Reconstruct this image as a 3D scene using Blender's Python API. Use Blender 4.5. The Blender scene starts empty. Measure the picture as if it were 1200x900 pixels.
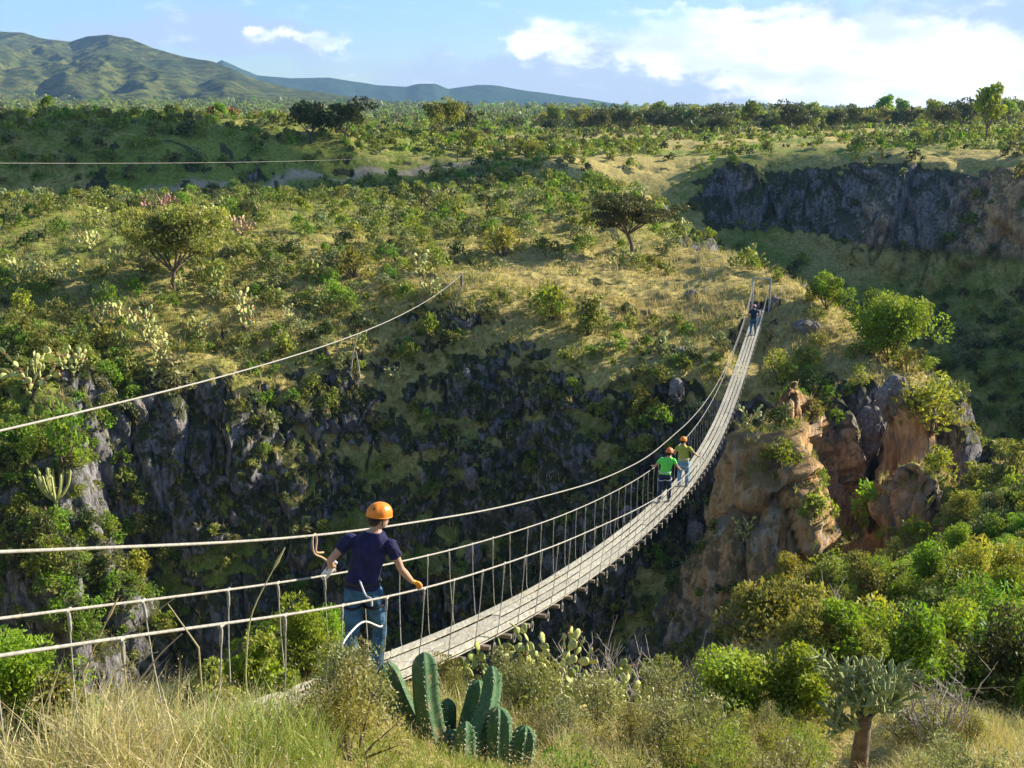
import bpy, bmesh, math, random
import numpy as np
from mathutils import Vector, Matrix
from mathutils.bvhtree import BVHTree
R = math.radians
rng = np.random.default_rng(7)
random.seed(7)
scene = bpy.context.scene
COL = scene.collection

# ---------------------------------------------------------------- camera
F = 1300.0; TH = R(13.9); CT, ST = math.cos(TH), math.sin(TH)
def ray(u, v):
    a = (u-600)/F; b = -(v-450)/F
    return np.array([a, CT+b*ST, -ST+b*CT])
def P3(u, v, t): return ray(u, v)*t
def to_px(p):
    p = np.asarray(p, float)
    d = p[..., 1]*CT - p[..., 2]*ST
    upc = p[..., 1]*ST + p[..., 2]*CT
    return 600+F*p[..., 0]/d, 450-F*upc/d, d
cam = bpy.data.cameras.new('camera'); camo = bpy.data.objects.new('camera', cam); COL.objects.link(camo)
cam.lens = 36*F/1200; cam.sensor_width = 36; cam.clip_start = 0.1; cam.clip_end = 20000
camo.location = (0, 0, 0); camo.rotation_euler = (math.pi/2-TH, 0, 0)
scene.camera = camo

# ---------------------------------------------------------------- noise
def _h(ix, iy, iz, seed):
    n = (ix*374761393 + iy*668265263 + iz*2147483647*3 + seed*974634777) & 0xFFFFFFFF
    n = ((n ^ (n >> 13))*1274126177) & 0xFFFFFFFF
    n = ((n ^ (n >> 16))*2246822519) & 0xFFFFFFFF
    return ((n ^ (n >> 15)) & 0xFFFFFF)/float(0xFFFFFF)
def vnoise(x, y, z=None, seed=0):
    z = np.zeros_like(x) if z is None else z
    xi, yi, zi = (np.floor(q).astype(np.int64) for q in (x, y, z))
    fx, fy, fz = x-xi, y-yi, z-zi
    fx, fy, fz = (q*q*(3-2*q) for q in (fx, fy, fz))
    def L(a, b, t): return a+(b-a)*t
    def c(i, j, k): return _h(xi+i, yi+j, zi+k, seed)
    r0 = L(L(c(0,0,0), c(1,0,0), fx), L(c(0,1,0), c(1,1,0), fx), fy)
    r1 = L(L(c(0,0,1), c(1,0,1), fx), L(c(0,1,1), c(1,1,1), fx), fy)
    return L(r0, r1, fz)*2-1
def fbm(x, y, z=None, oct=4, seed=0):
    s = 0; a = 1; tot = 0; f = 1
    for o in range(oct):
        s = s + a*vnoise(x*f, y*f, None if z is None else z*f, seed+o*17); tot += a; a *= .5; f *= 2.03
    return s/tot
def worley(x, y, z, seed=0):
    xi, yi, zi = (np.floor(q).astype(np.int64) for q in (x, y, z))
    d1 = np.full(x.shape, 9.); d2 = d1.copy(); idv = np.zeros(x.shape)
    for i in (-1, 0, 1):
        for j in (-1, 0, 1):
            for k in (-1, 0, 1):
                X, Y, Z = xi+i, yi+j, zi+k
                dd = np.sqrt((X+_h(X, Y, Z, seed)-x)**2+(Y+_h(X, Y, Z, seed+1)-y)**2+(Z+_h(X, Y, Z, seed+2)-z)**2)
                hv = _h(X, Y, Z, seed+3)
                m = dd < d1
                d2 = np.where(m, d1, np.minimum(d2, dd)); idv = np.where(m, hv, idv); d1 = np.where(m, dd, d1)
    return d1, d2, idv
def sstep(a, b, x):
    t = np.clip((x-a)/(b-a), 0, 1); return t*t*(3-2*t)

# ---------------------------------------------------------------- materials
def nt(m): m.use_nodes = True; t = m.node_tree; t.nodes.clear(); return t
class NT:
    def __init__(s, tree): s.t = tree
    def n(s, typ, ins=None, **kw):
        nd = s.t.nodes.new(typ)
        for k, v in kw.items(): setattr(nd, k, v)
        for k, v in (ins or {}).items():
            if isinstance(v, bpy.types.NodeSocket): s.t.links.new(v, nd.inputs[k])
            else: nd.inputs[k].default_value = v
        return nd
    def math(s, op, a, b=None, c=None, clamp=False):
        nd = s.t.nodes.new('ShaderNodeMath'); nd.operation = op; nd.use_clamp = clamp
        for i, v in enumerate((a, b, c)):
            if v is None: continue
            if isinstance(v, bpy.types.NodeSocket): s.t.links.new(v, nd.inputs[i])
            else: nd.inputs[i].default_value = v
        return nd.outputs[0]
    def mix(s, fac, a, b, mode='MIX'):
        nd = s.t.nodes.new('ShaderNodeMix'); nd.data_type = 'RGBA'; nd.blend_type = mode
        for i, v in ((0, fac), (6, a), (7, b)):
            if isinstance(v, bpy.types.NodeSocket): s.t.links.new(v, nd.inputs[i])
            else: nd.inputs[i].default_value = v if not isinstance(v, tuple) or len(v) == 4 else v+(1,)
        return nd.outputs[2]
    def ramp(s, fac, pts):
        nd = s.t.nodes.new('ShaderNodeMapRange'); nd.interpolation_type = 'SMOOTHSTEP'
        s.t.links.new(fac, nd.inputs[0]); nd.inputs[1].default_value = pts[0]; nd.inputs[2].default_value = pts[1]
        nd.inputs[3].default_value = 0; nd.inputs[4].default_value = 1
        return nd.outputs[0]
    def noise(s, vec, scale, detail=4, rough=.6, color=False):
        nd = s.n('ShaderNodeTexNoise', {'Scale': scale, 'Detail': detail, 'Roughness': rough})
        if vec is not None: s.t.links.new(vec, nd.inputs['Vector'])
        return nd.outputs['Color' if color else 'Fac']
def surf(name, col, rough=.8, var=.25, scale=6., bump=.0, bdist=.02, metallic=0., spec=.3, tintattr=False, detail=5):
    """plain procedural surface: base colour broken by object-space noise"""
    m = bpy.data.materials.new(name); N = NT(nt(m))
    tc = N.n('ShaderNodeTexCoord').outputs['Object']
    f = N.noise(tc, scale, detail)
    c1 = tuple(min(1, x*(1+var)) for x in col); c0 = tuple(x*(1-var) for x in col)
    c = N.mix(N.ramp(f, (.35, .65)), c0, c1)
    b = N.n('ShaderNodeBsdfPrincipled', {'Base Color': c, 'Roughness': rough, 'Metallic': metallic, 'Specular IOR Level': spec})
    if bump:
        bp = N.n('ShaderNodeBump', {'Height': f, 'Strength': bump, 'Distance': bdist}); N.t.links.new(bp.outputs[0], b.inputs['Normal'])
    o = N.n('ShaderNodeOutputMaterial'); N.t.links.new(b.outputs[0], o.inputs[0])
    return m
def leafmat(name, col, trans=.35, randamt=.25, hue=.03, gloss=.0):
    """foliage: colour varies per plant (Object random) and per leaf (tint attribute)"""
    m = bpy.data.materials.new(name); N = NT(nt(m))
    at = N.n('ShaderNodeAttribute', attribute_name='tint').outputs['Color']
    sp = N.n('ShaderNodeSeparateColor', {'Color': at})
    rnd = N.n('ShaderNodeObjectInfo').outputs['Random']
    base = N.n('ShaderNodeRGB'); base.outputs[0].default_value = (*col, 1)
    # tint.r = value factor, tint.g = hue shift, tint.b = dryness
    val = N.math('MULTIPLY', sp.outputs[0], N.math('MULTIPLY_ADD', rnd, randamt*2, 1-randamt))
    val = N.math('MULTIPLY', val, 2.0)
    hs = N.math('ADD', N.math('MULTIPLY_ADD', sp.outputs[1], .10, .45), N.math('MULTIPLY_ADD', N.math('FRACT', N.math('MULTIPLY', rnd, 7.31)), hue*2, -hue))
    hsv = N.n('ShaderNodeHueSaturation', {'Hue': hs, 'Saturation': 1.0, 'Value': val, 'Fac': 1.0, 'Color': base.outputs[0]})
    dry = N.mix(sp.outputs[2], hsv.outputs[0], (.30, .24, .12))
    d = N.n('ShaderNodeBsdfPrincipled', {'Base Color': dry, 'Roughness': .55, 'Specular IOR Level': .25+gloss})
    tcol = N.mix(1.0, dry, (1.0, 1.0, .45), 'MULTIPLY')
    tr = N.n('ShaderNodeBsdfTranslucent', {'Color': tcol})
    mx = N.n('ShaderNodeMixShader', {0: trans}); N.t.links.new(d.outputs[0], mx.inputs[1]); N.t.links.new(tr.outputs[0], mx.inputs[2])
    o = N.n('ShaderNodeOutputMaterial'); N.t.links.new(mx.outputs[0], o.inputs[0])
    return m

# ---------------------------------------------------------------- mesh builder
class MB:
    def __init__(s): s.v = []; s.f = []; s.m = []; s.c = []; s.n = 0; s.sm = []
    def add(s, V, Fc, mat=0, tint=(.5, .5, 0), smooth=False):
        V = np.asarray(V, float).reshape(-1, 3); Fc = np.asarray(Fc, np.int64)
        if Fc.size == 0: return
        s.v.append(V); s.f.append(Fc+s.n); s.n += len(V)
        s.m.append(np.full(len(Fc), mat)); s.sm.append(np.full(len(Fc), smooth))
        t = np.asarray(tint, float)
        s.c.append(np.broadcast_to(t, (len(V), 3)) if t.ndim == 1 else t)
    def merge(s, o, M=None, tint=None):
        for V, Fc, mt, c, sm in zip(o.v, o.f, o.m, o.c, o.sm): pass
    def arrays(s):
        V = np.concatenate(s.v); C = np.concatenate(s.c)
        q = [f for f in s.f if f.shape[1] == 4]; t = [f for f in s.f if f.shape[1] == 3]
        mq = [m for f, m in zip(s.f, s.m) if f.shape[1] == 4]; mt = [m for f, m in zip(s.f, s.m) if f.shape[1] == 3]
        sq = [m for f, m in zip(s.f, s.sm) if f.shape[1] == 4]; st = [m for f, m in zip(s.f, s.sm) if f.shape[1] == 3]
        cat = lambda l, w: np.concatenate(l) if l else np.zeros((0, w), np.int64)
        cat1 = lambda l: np.concatenate(l) if l else np.zeros(0, np.int64)
        return V, C, cat(q, 4), cat(t, 3), cat1(mq), cat1(mt), cat1(sq), cat1(st)
    def build(s, name, mats, parent=None, link=True):
        me = mesh_from(name, *s.arrays(), mats)
        return mkobj(name, me, parent) if link else me
def mesh_from(name, V, C, Q, T, mq, mt, sq, st, mats):
    me = bpy.data.meshes.new(name)
    me.vertices.add(len(V)); me.vertices.foreach_set('co', V.astype(np.float32).ravel())
    nl = Q.size+T.size; me.loops.add(nl)
    me.loops.foreach_set('vertex_index', np.concatenate([Q.ravel(), T.ravel()]).astype(np.int32))
    npoly = len(Q)+len(T); me.polygons.add(npoly)
    ls = np.concatenate([np.arange(len(Q))*4, len(Q)*4+np.arange(len(T))*3]).astype(np.int32)
    me.polygons.foreach_set('loop_start', ls)
    me.polygons.foreach_set('material_index', np.concatenate([mq, mt]).astype(np.int32))
    me.polygons.foreach_set('use_smooth', np.concatenate([sq, st]).astype(bool))
    for m in (mats if isinstance(mats, (list, tuple)) else [mats]): me.materials.append(m)
    at = me.color_attributes.new('tint', 'FLOAT_COLOR', 'POINT')
    at.data.foreach_set('color', np.concatenate([C, np.ones((len(C), 1))], 1).astype(np.float32).ravel())
    me.update(calc_edges=True)
    return me
def mkobj(name, me, parent=None):
    o = bpy.data.objects.new(name, me); COL.objects.link(o)
    if parent is not None: o.parent = parent
    return o
def tag(o, label=None, cat=None, group=None, kind=None):
    if label: o['label'] = label
    if cat: o['category'] = cat
    if group: o['group'] = group
    if kind: o['kind'] = kind
    return o
def empty(name, loc, rz=0):
    o = bpy.data.objects.new(name, None); COL.objects.link(o); o.location = loc; o.rotation_euler = (0, 0, rz)
    o.empty_display_size = .2
    return o
def copy_tree(o, parent=None):
    c = o.copy(); COL.objects.link(c)
    if parent is not None: c.parent = parent
    for ch in list(o.children): copy_tree(ch, c)
    return c
def frame_of(d):
    d = np.asarray(d, float); d = d/(np.linalg.norm(d)+1e-9)
    a = np.array([0, 0, 1.]) if abs(d[2]) < .9 else np.array([1., 0, 0])
    x = np.cross(a, d); x /= np.linalg.norm(x); y = np.cross(d, x)
    return x, y, d
def tube(mb, pts, rad, sides=6, mat=0, tint=(.5, .5, 0), cap=True, smooth=True):
    pts = np.asarray(pts, float); n = len(pts)
    rad = np.broadcast_to(np.asarray(rad, float), (n,))
    tg = np.gradient(pts, axis=0) if n > 1 else pts
    x, y, _ = frame_of(tg[0]); V = []
    ang = np.arange(sides)/sides*2*math.pi
    for i in range(n):
        d = tg[i]/(np.linalg.norm(tg[i])+1e-9)
        x = x-d*(x@d); x /= np.linalg.norm(x)+1e-9; y = np.cross(d, x)
        V.append(pts[i]+rad[i]*(np.cos(ang)[:, None]*x+np.sin(ang)[:, None]*y))
    V = np.concatenate(V); j = np.arange(sides); k = (j+1) % sides; Fq = []
    for i in range(n-1):
        Fq.append(np.stack([i*sides+j, i*sides+k, (i+1)*sides+k, (i+1)*sides+j], 1))
    mb.add(V, np.concatenate(Fq), mat, tint, smooth)
    if cap:
        b = mb.n-len(V)
        V2 = np.concatenate([V[:sides], pts[:1], V[-sides:], pts[-1:]])
        f1 = np.stack([k, j, np.full(sides, sides)], 1); f2 = np.stack([sides+1+j, sides+1+k, np.full(sides, 2*sides+1)], 1)
        mb.add(V2, np.concatenate([f1, f2]), mat, tint, False)
def box(mb, c, sz, mat=0, ax=None, tint=(.5, .5, 0)):
    c = np.asarray(c, float); h = np.asarray(sz, float)/2
    X = np.array([[i, j, k] for i in (-1, 1) for j in (-1, 1) for k in (-1, 1)])*h
    if ax is not None: X = X@np.asarray(ax)
    mb.add(X+c, [[0, 1, 3, 2], [4, 6, 7, 5], [0, 4, 5, 1], [2, 3, 7, 6], [0, 2, 6, 4], [1, 5, 7, 3]], mat, tint)

# ---------------------------------------------------------------- bridge line
BP = np.array([-1.43, 9.65]); BQ = np.array([15.35, 67.7]); BL = np.linalg.norm(BQ-BP)
AX = (BQ-BP)/BL; PR = np.array([AX[1], -AX[0]])
DS = np.array([-9.5, -6, -4, 0, 4, 8, 12, 16, 20, 25, 30, 36, 42, 48, 54, 60.5])
DZ = np.array([-2.05, -3.2, -3.85, -5.25, -6.65, -7.84, -8.88, -9.78, -10.62, -11.62, -12.4, -12.95, -13.05, -12.88, -12.55, -12.0])
_cp = np.polynomial.chebyshev.Chebyshev.fit(DS, DZ, 7)
def deck_z(s): return _cp(np.clip(s, -9.5, 60.5))
def bridge_pt(s, off, h=0):
    s = np.asarray(s, float)
    xy = BP+s[..., None]*AX+np.asarray(off)[..., None]*PR if s.ndim else BP+s*AX+off*PR
    z = deck_z(s)+h
    return np.concatenate([xy, np.asarray(z)[..., None]], -1) if s.ndim else np.array([*xy, float(z)])

# ---------------------------------------------------------------- ground
CP = []   # (x, y, z)
def cp(u, v, t): CP.append(P3(u, v, t))
def cz(u, t, z):          # direction of column u, distance t, given height
    d = ray(u, 450); CP.append(np.array([d[0]*t, CT*t, z]))
for p in [(0,.3,-1.7),(0,-5,-1.2),(-5,-1,-1.5),(5,-1,-2.1),(0,3,-2.75),(3,3,-3.0),(-1.6,3.2,-2.8),(0,-40,1),(-40,-20,0),(40,-20,-3),(-30,4,-3),(30,4,-6),
          (0,5.2,-3.7),(2.5,6,-4.4),(6,5,-4.5),(12,6,-5.2),(-8,5,-3.6),(-6,8,-5.0),
          (-14,8,-4.5),(-16,13,-12),(-11,14,-14),(-24,18,-16),(-16,25,-24),(-9,20,-21),(-3,18,-17),(2,18,-15.5),(-6,30,-28),(2,30,-28),(-13,30,-28),(-17,33,-29),(6,40,-28),(0,42,-31),(-7,40,-31),
          (6,20,-13.5),(7,27,-17.5),(12,36,-19),(12,18,-8.8)]: CP.append(np.array(p, float))
for s in (-9, -7, -5, -3, -1, .6):
    for o in (-.8, .8): CP.append(bridge_pt(s, o, -.22))
CP.append(bridge_pt(2.6, 0, -1.4)); CP.append(bridge_pt(4.5, 0, -4.5)); CP.append(bridge_pt(2.2, -3, -2.0)); CP.append(bridge_pt(2.8, 2.2, -1.2)); CP.append(bridge_pt(5.5, 3, -4.))
cp(0,905,4.5); cp(100,900,4.9); cp(200,892,5.5); cp(300,880,6.3); cp(400,860,7.4); cp(480,822,8.9); cp(-150,905,4.4); cp(500,790,11); cp(545,905,8); cp(660,825,11); cp(760,850,11.5); cp(900,905,9); cp(1000,915,11); cp(1100,885,11); cp(1190,890,11)
cp(870,822,15.5); cp(800,815,14.5); cp(900,765,21); cp(980,725,24); cp(1100,850,14); cp(1150,790,20); cp(1180,710,30); cp(1190,640,38); cp(1180,600,42); cp(1190,545,49)
cp(1050,705,33); cp(940,705,46); cp(940,715,30); cp(1100,700,40)
# spur crest
for q in [(870,298,82),(910,335,79),(960,362,74),(1010,395,70),(1060,432,65),(1110,470,61),(1160,512,57),(1200,548,54),(1280,620,50)]: cp(*q)
for q in [(870,100,-19),(870,130,-22),(930,88,-23),(930,118,-28),(1010,78,-24),(1010,110,-34),(1100,70,-25),(1100,105,-38),(1190,63,-25),(1190,98,-41),(1300,58,-27),(1300,90,-42)]: cz(*q)
cp(900,420,64); cp(960,425,63); cp(1020,440,60); cp(915,462,55); cp(905,500,49.5); cp(950,480,55); cp(1000,462,59); cp(1060,465,56); cp(1110,490,57)
cp(905,575,47.8); cp(900,690,46.8); cp(950,575,54); cp(950,690,52); cp(1005,540,58.5); cp(1000,690,56.5); cp(1035,600,58.5); cp(1040,690,56.5); cp(1062,540,50.5); cp(1060,690,49); cp(1125,540,58); cp(1120,680,56.5)
cp(870,400,65); cp(850,450,60.5); cp(850,480,59.5); cp(868,560,58.5); cp(864,650,57); cp(800,710,53)
# bridge end + wall
cp(891,366,68.7); cp(880,372,67.6); cp(800,330,78); cp(800,395,67); cp(790,440,61.5); cp(790,520,59.7); cp(790,600,58.2); cp(720,705,56)
cp(700,345,74); cp(690,395,66); cp(700,450,62.3); cp(700,500,60.6); cp(700,600,57.8); cp(640,345,73); cp(640,400,66); cp(640,450,63.6); cp(640,520,61.6); cp(640,600,59.6); cp(640,710,57.8)
cp(540,345,70); cp(560,410,66.8); cp(560,470,65.); cp(560,540,63); cp(560,620,61.2); cp(520,700,59)
cp(470,360,70); cp(470,420,67); cp(470,520,63.6); cp(400,350,72); cp(400,410,66); cp(400,480,64.4); cp(400,600,61.3); cp(400,700,58.5)
cp(300,360,69); cp(250,400,66.5); cp(250,440,63); cp(250,520,61.6); cp(250,640,59.4); cp(250,710,57.5)
cp(160,430,62.5); cp(170,480,61.6); cp(170,560,60.8); cp(150,650,60); cz(128,51,-29); cz(100,49,-30); cz(150,48,-31); cz(200,52,-31); cp(120,450,61.5); cp(120,640,58)
cp(95,430,60); cp(70,490,57.5); cp(20,500,56.5); cp(95,545,56); cp(60,590,54); cp(0,605,53.3); cp(0,700,52); cp(75,625,53.8); cp(75,700,52.8); cp(-90,600,52); cp(-90,700,51); cz(60,48,-30); cz(0,47,-30); cz(-70,46,-28); cz(80,34,-30); cz(150,34,-30); cz(210,38,-31); cz(60,30,-27); cz(150,28,-26); cz(0,34,-28); cz(0,27,-24); cz(300,50,-31); cz(400,52,-31); cz(500,52,-31); cz(620,50,-30)
# plateau
cp(50,400,62); cp(50,330,70); cp(50,250,85); cp(200,330,70); cp(300,250,92); cp(300,320,74); cp(500,300,82); cp(500,240,108)
cp(-100,300,72); cp(-100,400,58); cp(-200,250,84)
cp(700,300,86); cp(700,240,112); cp(820,300,86); cp(800,268,98); cp(760,228,116); cp(600,215,130); cp(650,196,150)
cp(0,238,108); cp(250,230,118); cp(0,233,122); cp(200,229,123.8); cp(400,211,144.5); cp(100,231,122.8); cp(100,174,126.3); cp(300,222,132.5); cp(300,173,136.5); cp(0,174,125.5); cp(200,174,127.5); cp(400,171,148.5); cp(-150,233,118); cp(-150,174,124); cp(480,205,150); cp(480,172,156)
cp(200,162,230); cp(0,160,230); cp(550,175,190); cp(700,172,190)
cp(200,140,600); cp(200,122,1200); cp(0,120,1200); cp(600,136,900); cp(600,129,2500); cp(0,118,2500); cp(900,130,2500); cp(1200,129,2500)
cp(850,178,178); cp(830,195,164); cp(850,196,160); cp(850,262,157.5); cp(880,310,148); cp(950,350,137); cp(960,182,162); cp(960,194,157); cp(960,265,154)
cp(1030,178,160); cp(1040,200,149); cp(1100,198,146); cp(1100,180,152); cp(1200,184,146); cp(1200,205,138); cp(1100,322,142.5); cp(1200,330,134.5); cp(1040,300,145.5)
cp(1320,190,140); cp(1320,330,120); cp(1000,372,133); cp(1100,420,127); cp(1190,480,120); cp(1300,540,114)
for q in [(78,97,-6),(74,82,-7),(76,114,-5),(98,100,-4),(92,70,-7),(82,60,-8),(62,96,-38),(58,80,-36),(66,70,-9),(56,62,-12)]: CP.append(np.array(q, float))  # rim right of the frame, added to shade the side gorge
cp(900,160,262); cp(1100,160,252); cp(1000,146,500); cp(1200,152,250); cp(1400,160,200); cp(800,165,230)
CP = np.array(CP)
for a in (-170, -120, -75, 75, 120, 170):
    for r, z in ((60, -2), (400, 4), (4000, 10)):
        if abs(a) == 75 and r == 60: z = -8
        CP = np.vstack([CP, [r*math.sin(R(a)), r*math.cos(R(a)), z]])
def lp(x, y): return np.stack([np.arctan2(x, y), np.log(np.hypot(x, y)+.4)], -1)
_L = lp(CP[:, 0], CP[:, 1]); EPS = .012
def _k(A, B): return np.sqrt(((A[:, None]-B[None])**2).sum(-1)+EPS**2)
_n = len(CP); _A = np.zeros((_n+1, _n+1)); _A[:_n, :_n] = _k(_L, _L)-np.eye(_n)*.0004; _A[:_n, -1] = 1; _A[-1, :_n] = 1
_w = np.linalg.solve(_A, np.append(CP[:, 2], 0))
def base_z(x, y):
    x = np.asarray(x, float).ravel(); y = np.asarray(y, float).ravel(); out = np.empty(len(x)); Q = lp(x, y)
    for i in range(0, len(x), 20000): out[i:i+20000] = _k(Q[i:i+20000], _L)@_w[:-1]+_w[-1]
    return out
def rows():
    r = [.05, .3]
    while r[-1] < 4600:
        q = r[-1]
        d = .2 if q < 9 else .16 if q < 18 else .3 if q < 34 else .2 if q < 82 else .5 if q < 96 else .42 if q < 172 else q*.012
        r.append(q+d)
    return np.array(r)
rr = rows()
az = np.concatenate([np.arange(-180, -60, 4.), np.arange(-60, -31, .4), np.arange(-31, 31, .1), np.arange(31, 60, .4), np.arange(60, 180.1, 4.)])
AZ, RR = np.meshgrid(R(1)*az, rr)
GX, GY = RR*np.sin(AZ), RR*np.cos(AZ)
GZ = base_z(GX, GY).reshape(GX.shape)
D = RR
GZ += fbm(GX*.9, GY*.9, oct=4, seed=3)*np.clip(D*.02, .06, .28)
GZ += fbm(GX*.12, GY*.12, oct=4, seed=5)*np.clip(D*.012, 0, 1.)
GZ += fbm(GX*.01, GY*.01, oct=4, seed=9)*np.clip((D-150)*.003, 0, 3.)
# keep the ground below the bridge deck, and under the camera
sx = (GX-BP[0])*AX[0]+(GY-BP[1])*AX[1]; so = (GX-BP[0])*PR[0]+(GY-BP[1])*PR[1]
inb = (sx > -10) & (sx < 61.3)
lim = deck_z(np.clip(sx, -9.5, 60.5))-.24+np.clip(np.abs(so)-.6, 0, None)*np.where((sx < 3) & (so > 0), 1.8, .8)
lim = lim - np.clip(np.minimum(sx-2, 59-sx), 0, 3)*.5
GZ = np.where(inb & (np.abs(so) < 3), np.minimum(GZ, lim), GZ)
# steepness from the smooth height field
def grads(Z):
    eps = 1e-6
    P = np.stack([GX, GY, Z], -1)
    du = np.zeros_like(P); dv = np.zeros_like(P)
    du[:, 1:-1] = P[:, 2:]-P[:, :-2]; du[:, 0] = P[:, 1]-P[:, 0]; du[:, -1] = P[:, -1]-P[:, -2]
    dv[1:-1] = P[2:]-P[:-2]; dv[0] = P[1]-P[0]; dv[-1] = P[-1]-P[-2]
    n = np.cross(du, dv); n /= np.linalg.norm(n, axis=-1, keepdims=True)+1e-12
    n[n[..., 2] < 0] *= -1
    return n
NRM = grads(GZ)
steep = sstep(.80, .55, NRM[..., 2])*sstep(26, 36, D)*(1-sstep(230, 300, D))*(1-.55*np.exp(-((GX+24)/5)**2-((GY-53)/6)**2))*(1-np.exp(-((GX+30)/70)**2-((GY-125)/16)**2))
# the rocky spur gets outcrops even where it is not steep
spur = np.exp(-((GX-16)/6.5)**2-((GY-47.5)/6)**2)*(D > 30)
steep = np.clip(steep, 0, 1)
mk = steep > .01
x, y, z = GX[mk], GY[mk], GZ[mk]
w1 = fbm(x*.25, y*.25, z*.1, 3, 41)
fs = np.where(D[mk] > 100, .5, 1.)
d1, d2, idv = worley((x+w1)*.5*fs, (y+w1)*.5*fs, z*.12*fs, 11)
d1b, d2b, idb = worley((x+w1*.5)*1.1*fs, (y+w1)*1.1*fs, z*.32*fs, 31)
disp = (idv*1.7+sstep(.0, .12, d2-d1)*.55+(idb*.6+sstep(0, .12, d2b-d1b)*.22)+fbm(x*2.5, y*2.5, z*2.5, 3, 55)*.22-1.5)*np.where(D[mk] > 100, 1.7, 1.)
disp *= steep[mk]
nh = NRM[mk].copy(); nh[:, 2] *= .35; nh /= np.linalg.norm(nh, axis=1, keepdims=True)+1e-9
PX, PY, PZ = GX.copy(), GY.copy(), GZ.copy()
PX[mk] += nh[:, 0]*disp; PY[mk] += nh[:, 1]*disp; PZ[mk] += nh[:, 2]*disp
crev = np.zeros_like(GX); crev[mk] = sstep(.12, 0., d2-d1)
# colour zones (true ground cover): r = rock, g = green cover, b = orange rock ; second: bare path
rock = np.clip(steep*1.35+crev*.4, 0, 1)
rock = np.clip(rock+(fbm(GX*.35, GY*.35, oct=3, seed=71) > .52)*.6*(D > 30)*(D < 200), 0, 1)
green = .5+.9*fbm(GX*.06, GY*.06, oct=4, seed=81)
def gz(cx, cy, rx, ry): return np.exp(-((GX-cx)/rx)**2-((GY-cy)/ry)**2)
straw_zone = gz(11, 74, 12, 8)+gz(20, 65, 6, 7)+gz(-2, 70, 7, 3)
tanaz = GX/np.maximum(GY, .1)
green = green-straw_zone*1.1-(D < 11)*.45+sstep(.34, .42, tanaz)*(D < 60)*(D > 12)*(GY > 0)*.6+gz(-24, 53, 6, 8)
green = green-((GY > 205) & (GY < 300))*sstep(-.08, .0, tanaz)*.8
green = green+.35*(D > 118)*(tanaz < .02)*(GY > 0)
green = green*(1-.5*gz(-3, 62, 24, 6))
green = np.clip(green, 0, 1)
rock = np.clip(rock-sstep(-14, -20, GZ)*(GX > 25)*(GY > 75)*.8, 0, 1)
orange = np.clip(spur*2.2*sstep(.45, 1.0, GX*0+1)+gz(62, 138, 9, 14)*.6+gz(48, 146, 4, 10)*.4+.25*(fbm(GX*.2, GY*.2, GZ*.3, 3, 91) > .45), 0, 1)
def seg_d(x, y, pl):
    d = np.full(x.shape, 1e9)
    for (x0, y0), (x1, y1) in zip(pl[:-1], pl[1:]):
        vx, vy = x1-x0, y1-y0; t = np.clip(((x-x0)*vx+(y-y0)*vy)/(vx*vx+vy*vy), 0, 1)
        d = np.minimum(d, np.hypot(x-x0-t*vx, y-y0-t*vy))
    return d
nr, nc = GX.shape
V = np.stack([PX, PY, PZ], -1).reshape(-1, 3)
i = np.arange(nr-1)[:, None]*nc+np.arange(nc-1)[None]
Q = np.stack([i, i+nc, i+nc+1, i+1], -1).reshape(-1, 4)
Q = Q[:, ::-1]
C = np.stack([rock, green, orange], -1).reshape(-1, 3)
z0 = np.zeros(0, np.int64)

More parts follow.
